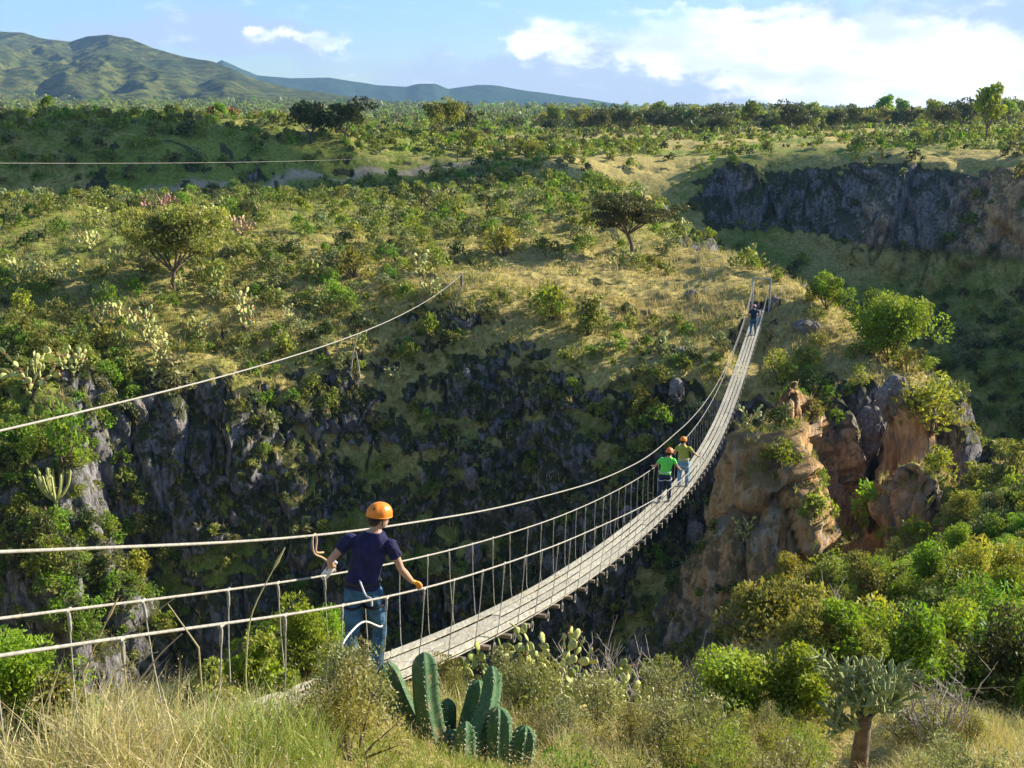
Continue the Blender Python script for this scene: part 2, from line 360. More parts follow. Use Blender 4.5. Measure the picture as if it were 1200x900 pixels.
def ground_material():
    m = bpy.data.materials.new('hillside'); N = NT(nt(m))
    geo = N.n('ShaderNodeNewGeometry'); pos = geo.outputs['Position']
    sp = N.n('ShaderNodeSeparateColor', {'Color': N.n('ShaderNodeAttribute', attribute_name='tint').outputs['Color']})
    rockm, greenm, orange = sp.outputs
    pathm = N.n('ShaderNodeAttribute', attribute_name='path').outputs['Fac']
    n1 = N.noise(pos, .45, 6, .65); n2 = N.noise(pos, 2.3, 6, .7); n3 = N.noise(pos, 9., 5, .7)
    nz = N.n('ShaderNodeSeparateXYZ', {0: geo.outputs['Normal']}).outputs[2]
    # grass and soil
    straw = N.mix(N.ramp(n2, (.3, .7)), (.28, .22, .06), (.58, .49, .17))
    grn = N.mix(N.ramp(n2, (.3, .7)), (.11, .15, .022), (.30, .35, .06))
    g = N.mix(N.ramp(N.math('ADD', greenm, N.math('MULTIPLY_ADD', n1, 1.6, -.8)), (.25, .75)), straw, grn)
    soil = N.mix(n3, (.16, .10, .06), (.34, .25, .15))
    g = N.mix(N.ramp(n3, (.56, .68)), g, soil)
    g = N.mix(pathm, g, N.mix(n3, (.36, .29, .18), (.50, .42, .28)))
    # rock
    st = N.n('ShaderNodeMapping', {'Vector': pos, 'Scale': (1, 1, .22)}).outputs[0]
    r1 = N.noise(st, .9, 7, .7); r2 = N.noise(st, 4.0, 6, .75)
    grey = N.mix(N.ramp(r2, (.3, .72)), (.07, .068, .07), (.44, .42, .42))
    grey = N.mix(N.ramp(r1, (.66, .76)), grey, (.24, .13, .08))
    org = N.mix(N.ramp(r2, (.3, .7)), (.50, .25, .10), (.90, .60, .30))
    org = N.mix(N.ramp(r1, (.5, .64)), org, (.60, .52, .42))
    rk = N.mix(N.ramp(N.math('ADD', orange, N.math('MULTIPLY_ADD', r1, 1.2, -.6)), (.25, .6)), grey, org)
    moss = N.mix(n3, (.03, .04, .014), (.10, .11, .035))
    rk = N.mix(N.math('MULTIPLY', N.ramp(N.math('ADD', N.math('MULTIPLY', nz, .5), n2), (.64, .80)), N.math('MULTIPLY_ADD', orange, -.5, .95)), rk, moss)
    vor = N.n('ShaderNodeTexVoronoi', {'Vector': st, 'Scale': 1.6}, feature='DISTANCE_TO_EDGE').outputs['Distance']
    wp = N.n('ShaderNodeVectorMath', operation='ADD'); 
    mask = N.ramp(N.math('ADD', rockm, N.math('MULTIPLY_ADD', n2, .9, -.45)), (.38, .55))
    c = N.mix(mask, g, rk)
    hgt = N.math('ADD', N.math('MULTIPLY', n3, .35), N.math('ADD', N.math('MULTIPLY', n2, .8), N.math('MULTIPLY', N.math('MULTIPLY', r2, 1.2), mask)))
    bp = N.n('ShaderNodeBump', {'Height': hgt, 'Strength': .9, 'Distance': .35})
    b = N.n('ShaderNodeBsdfPrincipled', {'Base Color': c, 'Roughness': .9, 'Specular IOR Level': .15, 'Normal': bp.outputs[0]})
    o = N.n('ShaderNodeOutputMaterial'); N.t.links.new(b.outputs[0], o.inputs[0])
    return m
gm = ground_material()
gme = mesh_from('ground', V, C, Q, np.zeros((0, 3), np.int64), np.zeros(len(Q), int), z0, np.ones(len(Q), int), z0, gm)
ground = tag(mkobj('ground', gme), kind='structure')
# ray caster on the real surface
BV = BVHTree.FromPolygons(V.tolist(), Q.tolist(), all_triangles=False)
def pick(u, v, tmin=0.):
    d = Vector(ray(u, v)); L = d.length; dn = d/L
    h = BV.ray_cast(dn*(tmin*L), dn)
    return (h[0], h[1], (h[3]+tmin*L)/L) if h[0] is not None else (None, None, None)
def drop(x, y, top=60):
    h = BV.ray_cast(Vector((x, y, top)), Vector((0, 0, -1)))
    return (h[0], h[1]) if h[0] is not None else (None, None)

# the dirt track: follows the ground from point to point
PL = [tuple(pick(u, v, 60)[0][:2]) for u, v in [(-90,243),(60,238),(170,226),(250,218),(330,211),(420,204),(500,197),(570,190)]]
PL2 = [tuple(pick(u, v, 60)[0][:2]) for u, v in [(380,184),(450,178),(520,170),(620,165)]]
pathw = seg_d(GX, GY, PL)
path = sstep(1.0, .4, pathw+fbm(GX*.5, GY*.5, oct=2, seed=101)*.5)
pa = gme.attributes.new('path', 'FLOAT', 'POINT'); pa.data.foreach_set('value', path.ravel().astype(np.float32))

# ---------------------------------------------------------------- far hills
def hill(name, ridge, t0, u0, u1, nu, nv, seed, rough, cols, zb=0., back=1.5, lift=.5):
    ru = np.array([r[0] for r in ridge], float); us = np.linspace(u0, u1, nu)
    rv = np.interp(us, ru, [r[1] for r in ridge]); rt = np.interp(us, ru, [r[2] for r in ridge])
    rv = rv+fbm(us*.03, us*0+seed, oct=3, seed=seed)*1.2
    b = -(rv-450)/F; zr = (-ST+b*CT)*rt
    ss = np.linspace(0, back, nv)
    X = np.empty((nv, nu)); Y = X.copy(); Z = X.copy()
    for k, s in enumerate(ss):
        t = t0+(rt-t0)*s
        a = (us-600)/F
        X[k] = a*t; Y[k] = t*1.04
        p = np.where(s <= 1, s**1.35, np.maximum(1-(s-1)*1.3, 0))
        Z[k] = zb+(zr-zb)*p
    sc = 1./(rt.mean()*.11)
    n = fbm(X*sc, Y*sc*.6, oct=6, seed=seed+1)
    ridged = 1-np.abs(fbm(X*sc*1.7+Y*sc*.5, Y*sc*.5, oct=4, seed=seed+4))*2.2
    env = np.sin(np.clip(ss, 0, 1)*math.pi)[:, None]**.7
    Z += (n*.5+(ridged-.6)*.8)*rough*env*np.clip((zr-zb)[None]/100, .1, 2)
    Vv = np.stack([X, Y, Z], -1).reshape(-1, 3)
    i = np.arange(nv-1)[:, None]*nu+np.arange(nu-1)[None]
    Qq = np.stack([i, i+1, i+nu+1, i+nu], -1).reshape(-1, 4)
    m = bpy.data.materials.new(name); N = NT(nt(m))
    pos = N.n('ShaderNodeNewGeometry').outputs['Position']
    n1 = N.noise(pos, cols[3], 6, .75); n2 = N.noise(pos, cols[3]*.12, 4, .6)
    c = N.mix(N.ramp(n1, (.42, .58)), cols[0], cols[1]); c = N.mix(N.math('MULTIPLY', N.ramp(n2, (.5, .62)), .8), c, cols[2])
    bp = N.n('ShaderNodeBump', {'Height': n1, 'Strength': .9, 'Distance': 6.})
    bs = N.n('ShaderNodeBsdfPrincipled', {'Base Color': c, 'Roughness': .95, 'Specular IOR Level': .05, 'Normal': bp.outputs[0]})
    o = N.n('ShaderNodeOutputMaterial'); N.t.links.new(bs.outputs[0], o.inputs[0])
    me = mesh_from(name, Vv, np.full((len(Vv), 3), .5), Qq, np.zeros((0, 3), np.int64), np.zeros(len(Qq), int), z0, np.ones(len(Qq), int), z0, m)
    return tag(mkobj(name, me), kind='structure')
hill('mountain', [(-500,60,2600),(-250,10,2700),(-100,20,2600),(0,36,2500),(30,38,2450),(60,46,2400),(85,49,2350),(105,42,2300),(130,40,2250),(155,45,2200),(180,56,2150),(215,66,2100),(250,72,2050),(275,82,2000),(300,93,1950),(340,103,1900),(400,112,1800),(480,122,1700),(600,140,1600)],
     1050, -500, 600, 420, 150, 12, 30, ((.025,.04,.012), (.13,.14,.035), (.04,.06,.018), .05), zb=-6)
hill('blue_ridge', [(100,140,3900),(200,100,3900),(260,70,3900),(300,88,3900),(340,92,3900),(385,90,3900),(440,99,3900),(475,101,3850),(490,97,3800),(510,97,3800),(525,104,3850),(560,99,3900),(585,100,3900),(620,106,3900),(680,114,3900),(720,121,3900),(760,128,3900),(800,138,3900),(860,145,3900)],
     3000, 100, 860, 300, 60, 22, 14, ((.02,.05,.03), (.04,.08,.04), (.03,.06,.035), .03), zb=-20)

# ---------------------------------------------------------------- sky, sun, haze
SAZ, SEL = R(68), R(25)
w = bpy.data.worlds.new('World'); scene.world = w; w.use_nodes = True
N = NT(w.node_tree); w.node_tree.nodes.clear()
sky = N.n('ShaderNodeTexSky', sky_type='NISHITA'); sky.sun_disc = False; sky.sun_elevation = SEL; sky.sun_rotation = SAZ
sky.air_density = 1.0; sky.dust_density = .4; sky.ozone_density = 2.5
gen = N.n('ShaderNodeTexCoord').outputs['Generated']
wob = N.n('ShaderNodeSeparateColor', {'Color': N.noise(gen, 26., 6, .6, color=True)}).outputs
sx_, sy_, sz_ = N.n('ShaderNodeSeparateXYZ', {0: gen}).outputs
azn = N.math('ARCTAN2', sx_, sy_); eln = N.math('ARCSINE', sz_)
azw = N.math('ADD', azn, N.math('MULTIPLY_ADD', wob[0], .10, -.05)); elw = N.math('ADD', eln, N.math('MULTIPLY_ADD', wob[1], .045, -.0225))
def blob(u, v, ru, rv):
    d = ray(u, v); a0 = math.atan2(d[0], d[1]); e0 = math.atan2(d[2], math.hypot(d[0], d[1]))
    ka = F*1.04/ru; ke = F*1.04/rv
    p = N.math('MULTIPLY', N.math('SUBTRACT', azw, a0), ka); q = N.math('MULTIPLY', N.math('SUBTRACT', elw, e0), ke)
    r2 = N.math('ADD', N.math('MULTIPLY', p, p), N.math('MULTIPLY', q, q))
    return N.math('POWER', 2.718, N.math('MULTIPLY', r2, -1.0))
def addall(l):
    s = l[0]
    for q in l[1:]: s = N.math('ADD', s, q)
    return s
cv = N.n('ShaderNodeCombineXYZ', {0: N.math('MULTIPLY', azn, 1.0), 1: N.math('MULTIPLY', eln, 2.6)}).outputs[0]
cn1 = N.noise(cv, 9., 9, .55); cn2 = N.noise(cv, 30., 7, .6); cn3 = N.noise(cv, 3.5, 3, .5)
grey = addall([blob(*b) for b in [(690,100,150,34),(590,98,95,24),(760,110,160,22),(840,75,170,52),(1050,70,170,52),(1250,70,120,60),(290,46,125,17),(210,44,70,11),(1500,60,300,60),(-250,60,120,20)]])
gm_ = N.ramp(N.math('ADD', grey, N.math('MULTIPLY_ADD', cn1, 2.4, -1.2)), (.05, .7))
white = addall([blob(*b) for b in [(652,46,36,20),(620,50,26,9),(850,14,90,6),(800,55,70,14),(850,62,70,14),(820,78,60,9),(830,34,90,9),(985,75,75,32),(1000,105,90,36),(1090,60,120,26),(1120,100,170,36),(1200,90,110,40),(900,42,130,22),(760,72,80,14),(345,42,48,6),(390,52,20,5),(290,34,22,4),(880,100,60,9),(1400,90,200,40)]])
wm_ = N.ramp(N.math('ADD', white, N.math('MULTIPLY_ADD', cn2, 2.2, -1.1)), (.08, 1.2))
g = gm_
SK = 1.0
skyc = N.mix(1.0, sky.outputs[0], (1.12, 1.32, 1.62), 'MULTIPLY')
c = N.mix(N.math('MULTIPLY', gm_, .85), skyc, (5.0, 5.8, 7.6))
wm_ = N.math('MULTIPLY', wm_, N.math('MULTIPLY_ADD', N.ramp(cn1, (.36, .56)), .6, .4))
c = N.mix(N.math('MULTIPLY', wm_, .97), c, (13.5, 13.5, 13.6))
bg = N.n('ShaderNodeBackground', {'Color': c, 'Strength': .055})
o = N.n('ShaderNodeOutputWorld'); N.t.links.new(bg.outputs[0], o.inputs[0])
sun = bpy.data.lights.new('sun', 'SUN'); sun.energy = 5.0; sun.angle = R(.5); sun.color = (1, .90, .74)
suno = bpy.data.objects.new('sun', sun); COL.objects.link(suno)
suno.rotation_euler = (math.pi/2-SEL, 0, math.pi-SAZ)
scene.view_settings.view_transform = 'Standard'; scene.view_settings.look = 'None'; scene.view_settings.exposure = 1.22; scene.view_settings.gamma = 1
def haze():
    mb = MB(); box(mb, (0, 0, 0), (2, 2, 2))
    m = bpy.data.materials.new('haze'); N = NT(nt(m))
    v = N.n('ShaderNodeVolumePrincipled', {'Color': (.36, .62, 1.0, 1), 'Density': .0001, 'Anisotropy': .0})
    o = N.n('ShaderNodeOutputMaterial'); N.t.links.new(v.outputs[0], o.inputs['Volume'])
    ob = mb.build('haze', m); ob.location = (0, 0, 210); ob.scale = (5600, 5600, 260)
    tag(ob, kind='stuff', label='thin blue air between the viewer and the far mountains', cat='haze')
haze()
scene.cycles.volume_bounces = 0; scene.cycles.max_bounces = 6; scene.cycles.transparent_max_bounces = 8
scene.cycles.use_denoising = True; scene.cycles.volume_max_steps = 8

# a small added cloud, high up and out of frame to the right, put there to shade the far bank
def shade_cloud(cx, cy, cz_, spec):
    mb = MB()
    for (x, y, z, a, b, c) in spec:
        u = np.linspace(0, math.pi, 14)[:, None]; w_ = (np.arange(28)/28*2*math.pi)[None]
        P_ = np.stack([np.sin(u)*np.cos(w_)*a+x, np.sin(u)*np.sin(w_)*b+y, np.cos(u)*c+z+0*w_], -1).reshape(-1, 3)
        n_ = fbm(P_[:, 0]*.15, P_[:, 1]*.15, P_[:, 2]*.15, 4, 5)
        P_ = P_+(P_-np.array([x, y, z]))*n_[:, None]*.3
        j = np.arange(28); k = (j+1) % 28
        mb.add(P_, np.concatenate([np.stack([i*28+j, (i+1)*28+j, (i+1)*28+k, i*28+k], 1) for i in range(13)]), 0, (.5, .5, 0), True)
    o = mb.build('shade_cloud', surf('cloud_white', (.9, .9, .92), .9, .03, .05)); o.location = (cx, cy, cz_); return tag(o, kind='structure')
hz_ = 560.; dd_ = (hz_+7)/math.tan(SEL)
shade_cloud(-20+math.sin(SAZ)*dd_, 137+math.cos(SAZ)*dd_, hz_, [(-50, -8, 0, 20, 13, 3), (-28, -7, 1, 22, 16, 4), (-6, -2, 1, 24, 18, 4), (18, 5, 0, 22, 15, 4), (40, 14, 0, 20, 12, 3), (58, 22, 0, 14, 8, 2.5)])
# ---------------------------------------------------------------- foliage templates
def rdir(n):
    v = rng.normal(size=(n, 3)); return v/np.linalg.norm(v, axis=1, keepdims=True)
def leafquads(mb, C, L, W, tint, mat=0, up=.0, out=None, droop=0.):
    n = len(C); a = rdir(n)
    if out is not None: a = a+out; 
    a[:, 2] += up; a /= np.linalg.norm(a, axis=1, keepdims=True)
    b = np.cross(a, rdir(n)); b /= np.linalg.norm(b, axis=1, keepdims=True)
    q_ = rng.uniform(.35, 1.7, n); L = (L*q_)[:, None]; W = (W*q_**.7)[:, None]
    V = np.stack([C-a*L*.5, C+b*W*.5, C+a*L*.5, C-b*W*.5], 1).reshape(-1, 3)
    f = np.arange(n)[:, None]*4+np.arange(4)
    mb.add(V, f, mat, np.repeat(tint, 4, 0))
def clumps_to_leaves(mb, cl, nper, L, W, mat=0, flat=1., hue=.5, dry=.0, dryvar=.15, gap=.3, up=.2):
    for c, r in cl:
        n = max(3, int(nper*rng.uniform(.6, 1.3)))
        d = rdir(n); rad = r*rng.uniform(.35, 1., n)**.5
        Cn = c+d*rad[:, None]*np.array([1, 1, flat])
        t = np.empty((n, 3)); t[:, 0] = np.clip(rng.normal(.5, .09, n)+rng.normal(0, .09), .2, .9)
        t[:, 1] = np.clip(hue+rng.normal(0, .08)+rng.normal(0, .06, n), 0, 1)
        t[:, 2] = np.clip(dry+rng.normal(0, dryvar)+rng.normal(0, .08, n), 0, .9)
        leafquads(mb, Cn, L, W, t, mat, up=up, out=d*.6)
def shrub(nclump=16, nper=45, L=.13, W=.06, h=1.3, r=1., stems=True, **k):
    mb = MB(); cl = []
    for i in range(nclump):
        th = rng.uniform(0, 2*math.pi); q = rng.uniform(0, 1)**.6; ph = rng.uniform(.1, 1.5)
        lump = rng.uniform(.55, 1.3)
        c = np.array([math.cos(th)*math.cos(ph)*r*.75*lump, math.sin(th)*math.cos(ph)*r*.75*lump, .18+h*.75*math.sin(ph)*lump])*np.array([q**.3, q**.3, 1])
        cr = rng.uniform(.2, .42)*r
        cl.append((c, cr))
        if stems:
            p0 = np.array([c[0]*.08, c[1]*.08, -.15]); mid = p0*.5+c*.5+rng.normal(0, .06, 3)
            tube(mb, [p0, mid, c+(c-p0)*.12], [.03, .02, .006], 4, 1, (.5, .5, .3), cap=False)
    clumps_to_leaves(mb, cl, nper, L, W, **k)
    return mb
def tree(h=3., r=1.8, nlimb=5, nper=60, L=.12, W=.05, flat=.55, lean=.1, trunk_r=.1, fork=.35, sub=3, spread=1.0, **k):
    T = MB(); Cn = MB(); cl = []
    top = np.array([lean*h*fork, 0, h*fork])
    tube(T, [(0, 0, -.3), (top[0]*.3, 0, h*fork*.5), top], [trunk_r*1.3, trunk_r, trunk_r*.85], 7, 0)
    for i in range(nlimb):
        a = i/nlimb*2*math.pi+rng.uniform(-.4, .4); e = rng.uniform(.25, .9)
        d = np.array([math.cos(a)*spread, math.sin(a)*spread, e])
        end = top+np.array([math.cos(a)*r*.62*rng.uniform(.6, 1.1), math.sin(a)*r*.62*rng.uniform(.6, 1.1), (h*(1-fork))*rng.uniform(.45, .85)])
        mid = top*.5+end*.5+np.array([math.cos(a), math.sin(a), -.3])*r*.12
        tube(T, [top-np.array([0,0,.05]), mid, end], [trunk_r*.6, trunk_r*.42, trunk_r*.18], 5, 0)
        for j in range(sub):
            e2 = end+rng.normal(0, 1, 3)*np.array([r*.3, r*.3, h*.1]); m2 = mid*.4+e2*.6+rng.normal(0, .08, 3)
            tube(T, [mid, m2, e2], [trunk_r*.3, trunk_r*.2, .01], 4, 0, cap=False)
            cl.append((e2, rng.uniform(.24, .4)*r)); 
        cl.append((end, rng.uniform(.28, .42)*r))
    for i in range(nlimb): cl.append((top+np.array([rng.normal(0, r*.3), rng.normal(0, r*.3), h*(1-fork)*rng.uniform(.7, 1.)]), rng.uniform(.25, .38)*r))
    clumps_to_leaves(Cn, cl, nper, L, W, flat=flat, **k)
    return T, Cn
_ph = np.linspace(0, 2*math.pi, 11)[:-1]
def pad(mb, base, d, nrm, ln, wd, th, tint, mat=0, segs=10):
    """one prickly-pear pad: a thick rounded oval"""
    d = d/np.linalg.norm(d); nrm = nrm-d*(nrm@d); nrm /= np.linalg.norm(nrm); s = np.cross(d, nrm)
    V = []; rings = [(-.98, .18), (-.6, .72), (0, 1.), (.6, .72), (.98, .18)]
    ang = np.arange(segs)/segs*2*math.pi
    oc = np.cos(ang); osn = np.sin(ang)
    shape = .5-.5*oc               # 0 at base .. 1 at top along d
    wprof = (.55+.45*np.clip(shape*1.6, 0, 1))
    for z, k in [(-1., .0), (-.8, .62), (0, 1.), (.8, .62), (1., .0)]:
        V.append(base+d*(ln*.5)*(1-oc[:, None]*k)+s*(wd*.5)*(osn*wprof)[:, None]*k+nrm*(th*.5)*z)
    V = np.concatenate(V); j = np.arange(segs); q = (j+1) % segs
    Fq = np.concatenate([np.stack([i*segs+j, i*segs+q, (i+1)*segs+q, (i+1)*segs+j], 1) for i in range(4)])
    mb.add(V, Fq, mat, tint, True)
def prickly(npad=34, size=.26, h=1.4, spread=1., fruit=.3, trunk=False):
    mb = MB(); ends = []
    def tint(): return (np.clip(rng.normal(.5, .07), .3, .75), rng.uniform(.35, .6), np.clip(rng.normal(.1, .08), 0, .4))
    if trunk: tube(mb, [(0, 0, -.3), (.03, .02, h*.3), (.0, .05, h*.5)], [.07, .055, .05], 6, 1); st = [np.array([0, 0, h*.45])]*4
    else: tube(mb, [(0, 0, -.4), (0, 0, size*.5)], [size*.45, size*.3], 7, 1); st = [np.array([rng.normal(0, .06), rng.normal(0, .06), .0]) for _ in range(6)]
    for i_, p in enumerate(st): ends.append((p, np.array([math.cos(i_*1.05)*1.1*spread, math.sin(i_*1.05)*1.1*spread, rng.uniform(.4, 1.2)])))
    n = 0; ctrs = []
    while n < npad and ends:
        p, d = ends.pop(int(rng.integers(min(len(ends), 9)))); d = d/np.linalg.norm(d)
        nr = rdir(1)[0]; nr[2] *= .35
        if abs(nr@d) > .9: nr = np.array([1., 0, 0])
        if any(np.linalg.norm(p+d*size*.5-q_) < size*.62 for q_ in ctrs) and n > 4: continue
        ctrs.append(p+d*size*.5)
        ln = size*rng.uniform(.8, 1.2); wd = ln*rng.uniform(.65, .85); n += 1
        pad(mb, p, d, nr, ln, wd, size*.16, tint())
        nr = nr-d*(nr@d); nr /= np.linalg.norm(nr); s = np.cross(d, nr)
        for q in range(rng.integers(2, 5)):
            a = rng.uniform(-1.15, 1.15); dd = d*math.cos(a)+s*math.sin(a)
            np_ = p+d*ln*.5+dd*ln*.46
            nd = dd+np.array([p[0], p[1], 0])*.5*spread+np.array([0, 0, .45])+rng.normal(0, .2, 3)
            if np_[2] < h: ends.append((np_, nd))
        if rng.random() < fruit:
            for q in range(3):
                a = rng.uniform(-.9, .9); dd = d*math.cos(a)+s*math.sin(a)
                tube(mb, [p+d*ln*.5+dd*ln*.44, p+d*ln*.5+dd*ln*.62], [size*.09, size*.07], 5, 2)
    return mb
def ribbed(mb, pts, rad, ribs=7, depth=.32, mat=0, tint=(.5, .5, 0), spine=None, step=.03):
    """ribbed cactus column with a rounded tip"""
    pts = np.asarray(pts, float)
    seg = np.linalg.norm(np.diff(pts, axis=0), axis=1); L = seg.sum(); cum = np.append(0, np.cumsum(seg))
    n = max(5, int(L/step)); tt = np.linspace(0, L, n)
    C = np.stack([np.interp(tt, cum, pts[:, k]) for k in range(3)], 1)
    for _ in range(max(2, n//6)): C[1:-1] = (C[:-2]+C[1:-1]*2+C[2:])/4
    rad = np.interp(tt, cum, np.broadcast_to(rad, (len(pts),)))
    tipd = np.clip((L-tt)/(rad.max()*1.15), 0, 1); rad = rad*np.sqrt(np.clip(1-(1-tipd)**2, 0.003, 1))
    S = ribs*6; ang = np.arange(S)/S*2*math.pi
    prof = 1-depth*np.abs(np.sin(ang*ribs/2))**.75
    tg = np.gradient(C, axis=0); x, y, _ = frame_of(tg[0]); V = []
    for i in range(n):
        d = tg[i]/np.linalg.norm(tg[i]); x = x-d*(x@d); x /= np.linalg.norm(x); y = np.cross(d, x)
        V.append(C[i]+rad[i]*prof[:, None]*(np.cos(ang)[:, None]*x+np.sin(ang)[:, None]*y))
        if spine is not None and i % 2 == 0 and 2 < i < n-2:
            for q in range(ribs):
                a = q*2*math.pi/ribs; o = np.cos(a)*x+np.sin(a)*y; c0 = C[i]+o*rad[i]*.99
                for sgn in range(3):
                    dd = o+.8*rng.normal(size=3); dd /= np.linalg.norm(dd); w = np.cross(dd, d)*.0026
                    spine.add([c0-w, c0+w, c0+dd*.028], [[0, 1, 2]], 1)
    V = np.concatenate(V); j = np.arange(S); k = (j+1) % S
    mb.add(V, np.concatenate([np.stack([i*S+j, i*S+k, (i+1)*S+k, (i+1)*S+j], 1) for i in range(n-1)]), mat, tint, True)
def candelabra(h=1.6, arms=9, r=.055, mbr=None):
    mb = MB() if mbr is None else mbr
    tube(mb, [(0, 0, -.2), (0, 0, h*.25)], [r*1.6, r*1.3], 7, 0, (.4, .5, .2))
    for i in range(arms):
        a = rng.uniform(0, 2*math.pi); q = rng.uniform(.25, 1.)
        o = np.array([math.cos(a), math.sin(a), 0])*h*.42*q
        ribbed(mb, [(0, 0, h*.15), o*.45+np.array([0, 0, h*.3]), o*.85+np.array([0, 0, h*.6]), o+np.array([0, 0, h*rng.uniform(.85, 1.05)])], r*rng.uniform(.8, 1.1), 5, .3, 0, (rng.uniform(.42, .6), .5, .05), step=.12)
    return mb
def cholla(h=1., r=.6, lev=3, thick=.013):
    T = MB(); Cn = MB(); tube(T, [(0, 0, -.4), (.01, 0, h*.15), (.03, 0, h*.42)], [.09, .078, .06], 10)
    def rec(p, d, l, k):
        d = d/np.linalg.norm(d); bend = rng.normal(0, .12, 3)*l+np.array([0, 0, l*.12]); e = p+d*l
        pts = [p, p+d*l*.5+bend, e+bend*1.2]; w = thick*(.8+.28*k)*rng.uniform(.85, 1.15)
        ribbed(Cn, pts, w, 4, .3, 0, (rng.uniform(.38, .68), rng.uniform(.4, .6), rng.uniform(0, .35)), step=.05)
        if k > 0:
            for q in range(rng.integers(3, 5)):
                nd = d*.7+rng.normal(0, .55, 3); nd[2] = nd[2]*.7+.25; rec(p+(e-p)*rng.uniform(.45, 1.)+bend, nd, l*rng.uniform(.55, .85), k-1)
    for i in range(12):
        a = i*.9+rng.uniform(-.2, .2); el_ = rng.uniform(.1, 1.3); rec(np.array([.03, 0, h*rng.uniform(.3, .42)]), np.array([math.cos(a), math.sin(a), el_]), r*.40, 3)
    return T, Cn
def twiggy(h=1., r=.7, n=16):
    mb = MB()
    for i in range(n):
        a = rng.uniform(0, 2*math.pi); e = np.array([math.cos(a)*r*rng.uniform(.3, 1), math.sin(a)*r*rng.uniform(.3, 1), h*rng.uniform(.5, 1)])
        mid = e*.5+rng.normal(0, .08, 3)
        tube(mb, [(0, 0, -.1), mid, e], [.022, .014, .005], 4, 0, cap=False)
        for q in range(5):
            b0 = mid+(e-mid)*rng.uniform(0, 1); b1 = b0+rng.normal(0, .22, 3)+np.array([0, 0, .1])
            tube(mb, [b0, (b0+b1)/2+rng.normal(0, .03, 3), b1], [.009, .006, .003], 3, 0, cap=False)
            b2 = b1+rng.normal(0, .12, 3); tube(mb, [b0*.4+b1*.6, b2], [.005, .002], 3, 0, cap=False)
    return mb
def rock_mesh(seed, sx_=1., sy_=1., sz_=1., mats=None, sub=4, name='boulder', k=1.):
    bm = bmesh.new(); bmesh.ops.create_icosphere(bm, subdivisions=sub, radius=1.)
    P = np.array([v.co[:] for v in bm.verts]); o = seed*13.7
    d1, d2, idv = worley(P[:, 0]*1.1+o, P[:, 1]*1.1+o, P[:, 2]*1.1+o, seed)
    n = fbm(P[:, 0]*2.+o, P[:, 1]*2., P[:, 2]*2., 5, seed)
    s = 1+k*((idv-.5)*.42+sstep(0, .3, d2-d1)*.12+n*.2)
    P = P*s[:, None]*np.array([sx_, sy_, sz_])
    for v, p in zip(bm.verts, P): v.co = p
    me = bpy.data.meshes.new(name); bm.to_mesh(me); bm.free()
    me.materials.append(mats); return me
def skinmat(name, col, sc=7.):
    m = bpy.data.materials.new(name); N = NT(nt(m))
    sp = N.n('ShaderNodeSeparateColor', {'Color': N.n('ShaderNodeAttribute', attribute_name='tint').outputs['Color']})
    tc = N.n('ShaderNodeTexCoord').outputs['Object']; a = N.noise(tc, sc, 6, .7); b_ = N.noise(tc, sc*5, 5, .75)
    c = N.mix(N.ramp(b_, (.3, .7)), tuple(x*.7 for x in col), tuple(min(1, x*1.25) for x in col))
    c = N.mix(N.ramp(a, (.56, .68)), c, (.33, .27, .14))
    c = N.mix(1., c, N.mix(sp.outputs[0], (.2, .2, .2), (1.8, 1.8, 1.7)), 'MULTIPLY')
    bp = N.n('ShaderNodeBump', {'Height': b_, 'Strength': .5, 'Distance': .01})
    b = N.n('ShaderNodeBsdfPrincipled', {'Base Color': c, 'Roughness': .75, 'Specular IOR Level': .15, 'Normal': bp.outputs[0]})
    o = N.n('ShaderNodeOutputMaterial'); N.t.links.new(b.outputs[0], o.inputs[0]); return m
GRN = leafmat('bright_green_leaves', (.25, .36, .035), trans=.48)
OLV = leafmat('olive_leaves', (.30, .31, .065), trans=.4)
DRK = leafmat('dark_green_leaves', (.08, .11, .025), trans=.3)
GRY = leafmat('grey_green_leaves', (.28, .31, .12), trans=.25)
YEL = leafmat('yellow_green_leaves', (.37, .39, .045), trans=.35)
RST = leafmat('rusty_leaves', (.26, .14, .035), trans=.3)
PADM = skinmat('cactus_skin', (.28, .33, .09))
PALE = skinmat('pale_cactus_skin', (.44, .46, .18))
CACT = skinmat('blue_green_cactus_skin', (.085, .16, .075), 9.)
FRUIT = surf('cactus_fruit', (.42, .12, .06), .5)
BARK = surf('bark', (.14, .105, .075), .9, .4, 12, .5)
BARKG = surf('grey_twigs', (.34, .30, .25), .9, .3, 12, .3)
STRAW = leafmat('dry_grass', (.56, .47, .26), trans=.35, randamt=.1)
GRASSG = leafmat('green_grass', (.30, .34, .07), trans=.35, randamt=.1)
def rock_material(name, c0, c1, c2):
    m = bpy.data.materials.new(name); N = NT(nt(m))
    pos = N.n('ShaderNodeNewGeometry').outputs['Position']
    a = N.noise(pos, 1.3, 7, .7); b_ = N.noise(pos, 6., 6, .75)
    c = N.mix(N.ramp(b_, (.3, .7)), c0, c1); c = N.mix(N.ramp(a, (.52, .66)), c, c2)
    bp = N.n('ShaderNodeBump', {'Height': N.math('ADD', a, b_), 'Strength': .9, 'Distance': .25})
    b = N.n('ShaderNodeBsdfPrincipled', {'Base Color': c, 'Roughness': .92, 'Specular IOR Level': .12, 'Normal': bp.outputs[0]})
    o = N.n('ShaderNodeOutputMaterial'); N.t.links.new(b.outputs[0], o.inputs[0]); return m
ROCKG = rock_material('grey_rock', (.12, .115, .11), (.42, .38, .34), (.30, .20, .13))
ROCKO = rock_material('orange_rock', (.30, .14, .06), (.70, .44, .22), (.45, .38, .32))
